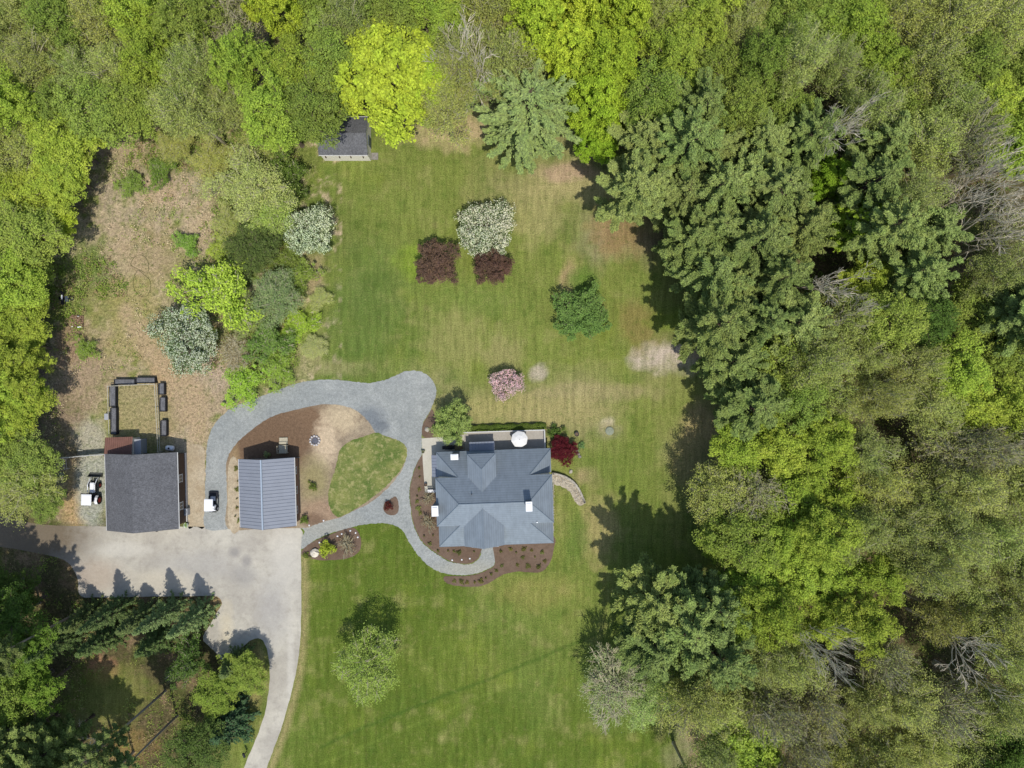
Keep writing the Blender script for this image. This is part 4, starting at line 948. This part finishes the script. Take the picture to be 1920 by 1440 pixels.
tr_rng = random.Random(99); tcount = {}
def plant(key, px, py, rpx, h, label, cat='tree', color=None, group=None, name=None, ground=False, z=0.0):
    """(px,py) is the crown centre as seen; rpx its radius as seen"""
    R0, H0, cf = DIM[key]; hc = h * cf
    x, y = W(px, py, 0 if ground else hc); rw = rpx / PPM * (1 - hc / CAMH)
    i = tcount.get(key, 0); tcount[key] = i + 1; crown, trunk, nm, R0 = TPL[key][i % len(TPL[key])]
    o = thing(name or nm, label, cat, (x, y, z), tr_rng.uniform(0, 6.28), group)
    o.scale = (rw / R0 * tr_rng.uniform(.94, 1.06), rw / R0 * tr_rng.uniform(.94, 1.06), h / H0)
    c = bpy.data.objects.new('crown', crown); col.objects.link(c); c.parent = o; c.color = (*(color or vary(COLS[key], tr_rng)), 1)
    t_ = bpy.data.objects.new('trunk', trunk); col.objects.link(t_); t_.parent = o
    return o

# forest chart: one tree per 80 px cell of the photograph, '.' = none
KMAP = [
 "lgoygr.glgyo...oylggyolo",
 "lloylyyg..ll...yggllyogg",
 "ygggllyg..l....gpgg.lgly",
 "oy............ppppp.plry",
 "yy............ppppp.pl.k",
 "g..............pppp.pp.r",
 "y...............pppkyp.l",
 "y...............ppplgdgp",
 "y................pgollyg",
 "y................pgoolyy",
 "g................yyyl.rr",
 "l...............oryyolll",
 ".................gyyllll",
 ".................yyyylll",
 "d................yyyy.oo",
 ".................ll.r..l",
 "g...............llrrll.l",
 "p...............lyrollld"]
NAMES = {'y': 'lime leafy tree', 'g': 'mid green leafy tree', 'l': 'sage green budding tree', 'o': 'tan budding tree', 'r': 'grey twiggy tree', 'p': 'grey-green pine', 'k': 'bare grey tree', 'd': 'dark green leafy tree'}
def region(px, py):
    if px < 480 and py < 250: return 'in the top left wood'
    if px < 300 and py < 720: return 'in the upper left edge wood'
    if px < 300 and py < 980: return 'in the wood west of the barn'
    if px < 600: return 'in the bottom left wood'
    if px < 960: return 'along the top edge'
    rw = ('top', 'upper', 'middle', 'lower', 'bottom')[min(4, max(0, int(py // 290)))]
    if px < 1440: return {'top': 'right of the bright maples', 'upper': 'right of the upper lawn', 'middle': 'right of the middle lawn', 'lower': 'at the lower wood edge', 'bottom': 'right of the bottom lawn'}[rw]
    return 'in the %s right wood, %s' % (rw, 'inner side' if px < 1680 else 'outer side')
jr = random.Random(5); auto = []
for r_ in range(-1, 19):
    for c_ in range(-1, 25):
        rr = min(17, max(0, r_)); cc = min(23, max(0, c_)); k_ = KMAP[rr][cc]
        if r_ == -1 and k_ == '.': k_ = 'y' if cc != 9 else 'g'
        if r_ == 18 and cc < 16 and cc > 1: continue
        if c_ in (-1,) and 11 <= rr <= 13: continue
        if k_ == '.': continue
        px = 80 * c_ + 40 + (18 if r_ % 2 else -18) + jr.uniform(-15, 15); py = 80 * r_ + 40 + jr.uniform(-15, 15)
        px = max(-34, min(1954, px)); py = max(-34, min(1474, py))
        if k_ == 'p' and px < 1330 and py > 250: px += 42
        auto.append([k_, px, py])
        if 2 <= c_ and k_ in 'ylgo' and c_ > 17 and jr.random() < .0: auto.append([jr.choice('lgo'), px + 40, py + 40])
groups = {}
for a in auto: groups.setdefault((a[0], region(a[1], a[2])), []).append(a)
ORD = ['leftmost', 'second from the left', 'third from the left', 'fourth from the left', 'fifth from the left', 'sixth from the left', 'seventh from the left', 'eighth from the left', 'ninth from the left', 'tenth from the left', 'eleventh from the left', 'twelfth from the left', 'thirteenth from the left', 'fourteenth from the left']
for (k_, reg), L in groups.items():
    L.sort(key=lambda a: a[1])
    for i, a in enumerate(L):
        nm = NAMES[k_]
        if len(L) == 1: a.append('lone %s %s' % (nm, reg))
        else: a.append('%s %s %s' % (ORD[i] if i < len(L) - 1 else 'rightmost', nm, reg))
for k_, px, py, lab in auto:
    key = 'g' if k_ == 'd' else k_; colr = C(84, 106, 46, KF) if k_ == 'd' else None
    edge = px < 200
    h = {'p': 20, 'k': 22, 'y': 16.5, 'g': 16.5}.get(key, 18) * jr.uniform(.76, 1.14)
    if 1300 < px < 1440 and 740 < py < 1100: h *= .8
    if edge: h *= .58 if 260 < py < 980 else .8
    if edge and 420 < py < 980: px -= 16
    rp = {'p': 58, 'k': 60}.get(key, 60) * jr.uniform(.9, 1.15)
    plant(key, px, py, rp, h, lab, color=colr, group='trees of the surrounding wood')

# single trees
E_ = [
 ('Y', 738, 152, 95, 19, 'huge bright yellow-green maple overhanging the shed roof'),
 ('Y', 812, 162, 56, 17.5, 'bright yellow-green tree joined to the right side of the maple over the shed', C(144, 162, 46, KF)),
 ('Y', 515, 8, 50, 19, 'bright yellow maple cut by the top edge above the shed'),
 ('Y', 1010, 50, 58, 20, 'bright yellow maple at the top edge, left one of the yellow row'),
 ('Y', 1085, 25, 52, 20, 'bright yellow maple at the top edge, middle one of the yellow row'),
 ('Y', 1160, 35, 58, 20, 'bright yellow maple at the top edge, right one of the yellow row'),
 ('Y', 1068, 108, 52, 19, 'bright yellow maple directly above the star-shaped pine'),
 ('Y', 1132, 130, 62, 20, 'tall bright yellow-green maple right of the star-shaped pine'),
 ('Y', 1120, 200, 54, 18, 'bright green maple right of the star-shaped pine', C(138, 158, 42, KF)),
 ('Y', 1122, 262, 42, 12, 'small deeper green maple at the lawn corner right of the star-shaped pine', C(122, 148, 36, KF)),
 ('Q', 992, 212, 84, 17, 'star-shaped grey-green pine at the top of the lawn', C(118, 132, 78, KF)),
 ('k', 862, 125, 62, 21, 'pale bare-branched birch right of the bright maple over the shed'),
 ('l', 880, 150, 60, 13, 'sage green budding tree behind the pale bare birch', C(128, 146, 78, KF)),
 ('g', 606, 186, 50, 11, 'mid green tree leaning over the left part of the shed roof'),
 ('l', 575, 150, 46, 14, 'pale green budding tree up and left of the shed'),
 ('y', 540, 185, 42, 12, 'yellow-green tree at the clearing edge left of the shed'),
 ('g', 690, 20, 50, 16, 'mid green tree at the top edge above the shed maple'),
 ('g', 1230, 190, 66, 15, 'sage green rounded tree right of the yellow maples', C(116, 138, 72, KF)),
 ('k', 1548, 235, 74, 22, 'large bare grey tree with many fine branches among the upper right pines'),
 ('Y', 1548, 338, 42, 14, 'deep lime green maple just below the large bare tree', C(112, 138, 34, KF)),
 ('Y', 1606, 425, 46, 16, 'bright lime green maple among the pines right of the upper lawn', C(134, 156, 44, KF)),
 ('k', 1835, 345, 62, 20, 'bare white-branched tree near the right edge above the middle'),
 ('k', 1840, 415, 58, 20, 'bare white-branched tree near the right edge, below a similar one'),
 ('k', 1600, 600, 50, 20, 'bare fan-shaped tree in the middle right wood'),
 ('k', 1830, 1215, 66, 22, 'bare pale-branched tree in the lower right wood'),
 ('k', 1540, 1200, 54, 21, 'bare grey tree among the lime trees at the lower right'),
 ('r', 1760, 1330, 60, 19, 'grey twiggy tree in the bottom right wood leaning toward the corner'),
 ('w', 912, 428, 51, 5.2, 'white blossoming apple tree on the upper lawn'),
 ('u', 818, 492, 38, 5.2, 'dark purple-leaved plum tree, left of two below the white apple tree', C(116, 92, 78, .9)),
 ('u', 922, 500, 32, 5.2, 'dark purple-leaved plum tree, right of two below the white apple tree', C(112, 86, 74, .9)),
 ('u', 1090, 588, 50, 4.6, 'dense dark green bush standing alone on the right of the lawn', C(98, 122, 62, KF)),
 ('w', 949, 720, 28, 3.4, 'pink flowering magnolia bush on the lawn above the deck', C(232, 190, 206, .85)),
 ('u', 847, 793, 34, 5.5, 'small light green tree at the back patio corner', C(132, 146, 80, KF)),
 ('u', 1056, 844, 26, 2.6, 'crimson japanese maple at the north-east corner of the house', C(104, 38, 46, .95)),
 ('l', 690, 1246, 62, 8.5, 'lone light green tree on the lower lawn', C(130, 146, 68, .68)),
 ('w', 580, 432, 42, 6, 'white flowering tree at the left edge of the upper lawn', C(210, 216, 188, .95)),
 ('w', 348, 632, 56, 5.5, 'rounded white and green flowering tree in the dirt clearing', C(182, 188, 168, .95)),
 ('u', 408, 545, 72, 8, 'broad yellow-green tree in the left scrub', C(150, 168, 60, KF)),
 ('l', 470, 345, 70, 9, 'pale twiggy tree at the top of the left scrub', C(150, 156, 92, KF)),
 ('u', 528, 318, 42, 6, 'dark green bushy tree left of the upper lawn', C(94, 112, 48, KF)),
 ('l', 510, 390, 48, 7, 'pale olive tree left of the white flowering tree at the lawn edge', C(142, 156, 76, KF)),
 ('g', 478, 462, 48, 6, 'dark green shrub tree in the middle of the left scrub', C(84, 96, 50, KF)),
 ('l', 515, 560, 48, 6, 'grey-green twiggy tree in the left scrub right of the yellow-green tree', C(120, 134, 88, KF)),
 ('u', 500, 640, 42, 4, 'green bush in the left scrub above the gravel loop', C(104, 126, 60, KF)),
 ('u', 455, 720, 42, 2.2, 'low bright green bush touching the outer curve of the gravel loop', C(134, 160, 56, KF)),
 ('u', 300, 318, 30, 2.6, 'dark green bush near the top of the bare clearing', C(104, 124, 52, KF)),
 ('u', 245, 345, 26, 2.0, 'small green bush left in the bare clearing', C(120, 138, 62, KF)),
 ('u', 350, 455, 24, 2.0, 'small green bush at the upper left of the broad yellow-green tree', C(118, 146, 60, KF)),
 ('l', 430, 420, 34, 3.5, 'pale green scrub bush left of the dark shrub tree', C(146, 150, 84, KF)),
 ('u', 560, 515, 34, 2.6, 'mid green scrub bush at the lawn edge above the grey-green twiggy tree', C(122, 136, 60, KF)),
 ('u', 558, 610, 36, 1.8, 'low bright green scrub at the lawn edge', C(136, 156, 52, KF)),
 ('l', 600, 560, 20, 1.5, 'pale weedy bush beside the lawn edge, upper one', C(152, 156, 92, KF)),
 ('l', 590, 650, 22, 1.5, 'pale weedy bush beside the lawn edge, lower one', C(156, 158, 100, KF)),
 ('u', 520, 690, 36, 2.0, 'mid green scrub bush above the gravel loop near the lawn', C(124, 144, 58, KF)),
 ('l', 400, 300, 40, 4, 'pale green scrub tree at the top of the bare clearing', C(150, 150, 80, KF)),
 ('l', 500, 265, 44, 5, 'sage scrub tree below the wood left of the shed', C(144, 150, 78, KF)),
 ('l', 330, 262, 36, 3.5, 'sage scrub bush at the top of the bare clearing', C(148, 148, 80, KF)),
 ('r', 395, 345, 30, 3, 'brown twiggy bush in the upper bare clearing', C(160, 150, 104, KF)),
 ('u', 540, 480, 30, 3, 'olive bush right of the dark shrub tree in the left scrub', C(112, 124, 56, KF)),
 ('l', 465, 590, 40, 4, 'grey-green bush between the yellow-green tree and the flowering tree', C(128, 136, 80, KF)),
 ('r', 440, 660, 30, 2.5, 'brown twiggy bush right of the rounded flowering tree', C(140, 126, 92, KF)),
 ('u', 545, 350, 30, 4.5, 'dark bush beside the lawn above the white flowering tree', C(88, 104, 46, KF)),
 ('u', 410, 470, 26, 2.2, 'yellowish bush at the top of the broad yellow-green tree', C(146, 158, 64, KF)),
 ('u', 160, 655, 22, 1.8, 'small green bush below the debris pallet', C(120, 138, 58, KF)),
 ('r', 1150, 1285, 66, 9, 'sparse pale-flowering tree with visible branches on the lower lawn edge', C(150, 162, 112, .85)),
 ('p', 1225, 1120, 60, 19, 'grey-green pine topmost of the lower pine group casting the big lawn shadow'),
 ('p', 1285, 1165, 66, 20, 'grey-green pine in the centre of the lower pine group'),
 ('p', 1225, 1205, 60, 17, 'grey-green pine on the left of the lower pine group'),
 ('p', 1340, 1225, 64, 20, 'grey-green pine on the right of the lower pine group'),
 ('p', 1340, 1130, 50, 19, 'grey-green pine at the upper right of the lower pine group'),
 ('l', 1270, 1275, 58, 13, 'yellowish green tree below the lower pine group', C(142, 158, 78, KF)),
 ('l', 1345, 1300, 56, 15, 'sage green budding tree right below the lower pine group'),
 ('l', 1215, 1320, 46, 8, 'pale green sparse tree by the lawn below the pines', C(140, 158, 92, KF)),
 ('y', 1380, 1385, 60, 14, 'lime green tree at the bottom edge right of the lawn', C(138, 156, 66, KF)),
 ('g', 455, 1262, 42, 6, 'olive green tree at the inner bend of the driveway', C(122, 136, 58, KF)),
 ('g', 405, 1300, 42, 7, 'olive green tree left of the driveway bend', C(118, 134, 54, KF)),
 ('u', 350, 1240, 42, 6, 'dark green bush below the right end of the spruce row', C(84, 104, 50, KF)),
 ('S', 430, 1355, 40, 8, 'dark blue-green evergreen beside the lower driveway', C(64, 86, 58, KF)),
 ('g', 370, 1400, 50, 9, 'dark green tree at the bottom edge left of the driveway', C(84, 100, 50, KF)),
 ('y', 70, 1290, 48, 10, 'bright green leafy tree in the bottom left wood', C(112, 136, 50, KF)),
 ('k', 168, 1408, 46, 8, 'dead branchy tree near the bottom edge among the bare pine trunks'),
 ('y', 60, 1215, 44, 11, 'bright green leafy tree above the other bright one in the bottom left wood', C(100, 124, 48, KF)),
 ('g', 30, 1110, 46, 7, 'dark leafy tree at the left edge below the pavement', C(80, 96, 42, KF)),
 ('y', 110, 245, 60, 11, 'lime green tree at the left of the upper clearing'),
 ('y', 122, 330, 52, 9, 'lime green tree overhanging the left of the bare clearing'),
 ('y', 92, 420, 44, 7, 'yellow-green tree left of the bare clearing', C(150, 164, 48, KF)),
 ('g', 52, 500, 46, 7, 'mid green tree left of the clearing grass patch'),
 ('y', 42, 570, 42, 6.5, 'lime green tree left of the log splitter'),
 ('y', 56, 650, 44, 6.5, 'lime green tree left of the debris pallet'),
 ('y', 40, 745, 48, 8, 'lime green tree left of the pen'),
 ('g', 52, 870, 50, 8, 'olive green tree left of the white board fence', C(126, 140, 66, KF)),
 ('g', 85, 935, 36, 6.5, 'olive green tree left of the tractor', C(116, 130, 62, KF)),
 ('g', 1340, 940, 42, 9, 'dark green small tree at the wood edge right of the house', C(108, 124, 60, KF)),
 ('y', 1355, 1010, 42, 10, 'lime green small tree at the wood edge above the pine shadow', C(126, 146, 50, KF)),
 ('r', 1370, 905, 46, 10, 'grey twiggy tree at the wood edge right of the house'),
]
for e in E_:
    if e[0] == 'u' and e[1] < 640: e = ('v', *e[1:])
    plant(*e[:3], e[3] * 1.1, *e[4:6], color=e[6] if len(e) > 6 else None)
for (px, py, lab) in ((208, 1368, 'tall pine with bare trunk at the lower end of the sunny patch'), (250, 1410, 'tall pine with bare trunk rising from the bottom edge'), (310, 1295, 'tall pine whose long bare trunk starts right of the sunny patch'), (75, 1130, 'tall pine left of the spruce row, shading the pavement end'), (15, 1150, 'tall pine at the left edge below the pavement end'), (140, 1152, 'tall pine with bare trunk just left of the spruce row'),
    (332, 1342, 'tall pine with bare trunk nearest the lower driveway'),
    (97, 1312, 'tall pine with long bare trunk crossing the bottom left corner'), (120, 1180, 'tall pine with bare trunk starting left of the spruce row'), (45, 1085, 'tall pine with bare trunk below the left end of the pavement')):
    plant('T', px, py, 42, 21, lab, ground=True)
for (px, py, h_, lab, c_) in ((182, 1146, 8.5, 'dark spruce leftmost in the row below the pavement', None), (236, 1134, 11.5, 'dark spruce second in the row below the pavement', None), (284, 1146, 9, 'dark spruce third in the row below the pavement', None),
    (333, 1134, 12, 'grey-green spruce fourth in the row below the pavement', C(108, 124, 78, KF)), (386, 1142, 11.5, 'grey-green spruce at the right end of the row below the pavement', C(112, 128, 80, KF)), (145, 1185, 11, 'dark spruce below the left end of the spruce row', None),
    (215, 1185, 9, 'dark spruce in the second rank, below the second of the row', None), (310, 1190, 8, 'dark spruce in the second rank, below the third of the row', C(84, 100, 56, KF)), (452, 1232, 7, 'small dark spruce at the inner bend of the driveway', None)):
    plant('S', px, py, 27, h_, lab, ground=True, color=c_)
# shrubs
HS = [
 ('h', 612, 1030, 17, 2.2, 'yellow-green evergreen shrub right of the pale boulder', C(150, 160, 50, KF)),
 ('x', 650, 1022, 20, 1.6, 'leafless brown shrub in the boulder bed', None),
 ('h', 574, 1042, 8, .7, 'small green plant left of the pale boulder', None),
 ('h', 570, 975, 9, 1.2, 'round green shrub at the south-east corner of the garage', None),
 ('h', 587, 912, 10, .9, 'round olive shrub in the bare soil right of the garage', None),
 ('h', 728, 948, 10, 1.0, 'dark red barberry shrub in the teardrop bed', C(104, 52, 48, .85)),
 ('x', 803, 980, 16, 1.5, 'leafless brown shrub by the west wall of the house, lower one', None),
 ('x', 803, 934, 14, 1.3, 'leafless brown shrub by the west wall of the house, upper one', None),
 ('h', 1040, 810, 16, 1.6, 'dark green shrub between the deck and the red maple', C(84, 104, 46, KF)),
 ('h', 793.5, 846, 4, .5, 'tuft of green plant growing in the round pot beside the gravel', C(104, 124, 70, KF)),
 ('h', 1062, 862, 9, .6, 'low green plant under the red maple', C(134, 160, 60, KF)),
 ('h', 500, 853, 7, .8, 'round green shrub behind the garage', C(140, 150, 100, KF)),
 ('h', 1090, 835, 9, .6, 'low blue-green plant right of the red maple', C(104, 130, 80, KF)),
 ('h', 818, 800, 8, .7, 'small green shrub in the wedge bed above the patio', None)]
for e in HS: plant(*e[:6], cat='shrub', color=e[6], z=.04)
PL = [(786, 917), (782, 930), (782, 940), (784, 953), (788, 962), (787, 894), (786, 878), (795, 1005), (812, 1004), (806, 1020), (821, 1033), (840, 1033), (851, 1034), (861, 1036), (889, 1034),
      (939, 1034), (958, 1030), (968, 1036), (982, 1030), (997, 1032), (1017, 1034), (980, 1045), (1003, 1044), (1016, 1036), (970, 1059), (990, 1061), (1010, 1063), (1022, 1052), (931, 1070), (921, 1077), (911, 1084), (902, 1090), (890, 1092), (876, 1092), (865, 1091), (852, 1089), (941, 1061),
      (445, 918), (444, 935), (444, 952), (441, 968), (443, 878), (449, 975), (446, 902)]
def row_of(px, py):
    if px < 460: return ('in the straw verge west of the garage', 'y')
    if px < 793: return ('in the mulch west of the side patio', 'y')
    if px < 895 and py < 1036: return ('in the mulch left of the front path', 'x')
    if px < 945 and py > 1050 and py > 1060: return ('along the outer curve of the front mulch bed', 'x')
    if px < 932 and py > 1060: return ('along the outer curve of the front mulch bed', 'x')
    return ('in the upper front mulch bed', 'x') if py < 1040 else ('in the lower right front mulch bed', 'x')
PR = {}
for p_ in PL: PR.setdefault(row_of(*p_), []).append(p_)
for (lab0, ax), L in PR.items():
    L.sort(key=lambda p_: p_[0] if ax == 'x' else p_[1])
for i, (px, py) in enumerate(PL):
    lab0, ax = row_of(px, py); L = PR[(lab0, ax)]; k_ = L.index((px, py))
    o1 = ORD[k_] if ax == 'x' else ORD[k_].replace('leftmost', 'topmost').replace('left', 'top')
    lab = '%s small tufted plant %s' % (o1, lab0); grp = 'bedding plants ' + lab0
    plant('h', px, py, tr_rng.choice((2.2, 3.2, 4.2, 5.6)), tr_rng.uniform(.2, .5), lab, cat='plant', name='bedding_plant', group=grp, z=.04, color=vary(C(112, 112, 62, KF), tr_rng, .15))

# planter foliage on white pot, hedge behind the deck
def leaf_object(name, P, Nn, size, mat, color, seed=1, parent=None, aspect=.8):
    V, rnd = cards(np.array(P), np.array(Nn), size, aspect, seed=seed); me = leaf_mesh(name, V, rnd, mat)
    o = bpy.data.objects.new(name, me); col.objects.link(o); o.color = (*color, 1)
    if parent: o.parent = parent
    return o
q = np.random.RandomState(4); n = 150; P = q.randn(n, 3) * [.16, .16, .1] + [0, 0, .6]; leaf_object('foliage', P, q.randn(n, 3) + [0, 0, 1], .12, LEAF, C(130, 150, 90, KF), 3, PLANTER)
n = 14000; u = q.rand(n) * 11.2 - 5.6; hh = .75 + .18 * np.sin(u * 2.1) + .12 * np.sin(u * 5.3 + 1)
v = (q.rand(n) - .5) * (.95 + .25 * np.sin(u * 3.1)); z_ = np.clip(1 - (2 * np.abs(v)) ** 3 * .5, 0, 1) * hh * (q.rand(n) ** .3)
hx, hy = W(951, 801); rot_ = math.radians(1.8)
he = thing('hedge', 'low clipped green hedge along the north side of the deck', 'hedge', (hx, hy, 0), rot_)
leaf_object('foliage', np.stack([u, v, z_], 1), q.randn(n, 3) * .6 + [0, 0, .8], .13, LEAF, C(92, 108, 46, KF), 5, he)
b = MB(); [b.tube([(-5.4 + i * .54, 0, 0), (-5.4 + i * .54, .05, .6)], .02, 4) for i in range(21)]; b.build('stems', BARK, he)

# ------------------------------------------------------------------ undergrowth (stuff)
q = np.random.RandomState(21); NC = 17000
cxs = q.uniform(-70, 1990, NC * 5); cys = q.uniform(-60, 1500, NC * 5)
X = np.clip((cxs / 80).astype(int), 0, 23); Y = np.clip((cys / 80).astype(int), 0, 17)
ty = np.array([[ch for ch in r_] for r_ in GMAP])[Y, X]
prob = np.vectorize({'f': .36, 'm': 1.0, 'b': .4, 't': .2, 's': .0, 'g': 0, 'y': 0, 'G': 0}.get)(ty).astype(float)
keep = q.rand(len(cxs)) < prob
keep &= ~((cxs > 118) & (cxs < 560) & (cys > 700) & (cys < 1120)); keep &= ~((cxs > 380) & (cxs < 580) & (cys > 1050)); keep &= ~((cxs > 590) & (cxs < 1160) & (cys > 215))
keep &= ~((cys > 950) & (cys < 1045) & (cxs < 140)); keep &= ~((cys > 690) & (cxs > 400) & (cxs < 640) & (cys < 1000)); keep &= ~((cxs > 1100) & (cxs < 1300) & (cys > 300))
keep &= ~((cxs > 560) & (cxs < 1250) & (cys > 720))
cxs, cys, ty = cxs[keep][:NC], cys[keep][:NC], ty[keep][:NC]
dens = fbm(cxs, cys, 60, 88); sel = dens > .42; cxs, cys, ty, dens = cxs[sel], cys[sel], ty[sel], dens[sel]
P = []; N_ = []; Cc = []; pal = [C(120, 140, 56, .95), C(140, 150, 70, .95), C(100, 124, 48, .95), C(160, 140, 100, .95), C(150, 160, 90, .95), C(130, 110, 84, .95), C(196, 178, 140, .95)]
for i in range(len(cxs)):
    x, y = W(cxs[i], cys[i]); m = 22 if ty[i] == 'm' else 14; s = q.uniform(.25, .7) * (1.2 if ty[i] == 'f' else .9); hgt = s * q.uniform(.5, 1.3)
    d = q.randn(m, 3); P.append(np.array([x, y, 0]) + np.abs(d) * [1, 1, 1] * 0 + np.stack([d[:, 0] * s * .6, d[:, 1] * s * .6, np.abs(d[:, 2]) * hgt * .7 + .05], 1)); N_.append(q.randn(m, 3) * .6 + [0, 0, 1])
    c = np.array(pal[int(q.rand() ** 1.4 * 6)] if ty[i] not in 'bt' else pal[q.choice([0, 1, 3, 4, 6, 6])]) ; Cc.append(np.repeat(c[None] * (0.75 + .5 * q.rand(m, 1)), 4, 0))
P = np.concatenate(P); V, rnd = cards(P, np.concatenate(N_), .17, .7, seed=9)
me = bpy.data.meshes.new('undergrowth'); fastmesh(me, V, np.arange(len(V)).reshape(-1, 4)); colattr(me, np.concatenate(Cc)); me.materials.append(UNDER)
o = bpy.data.objects.new('undergrowth', me); col.objects.link(o); tag(o, 'low leafy undergrowth and weeds on the wood floor and in the scrub', 'undergrowth', kind='stuff')
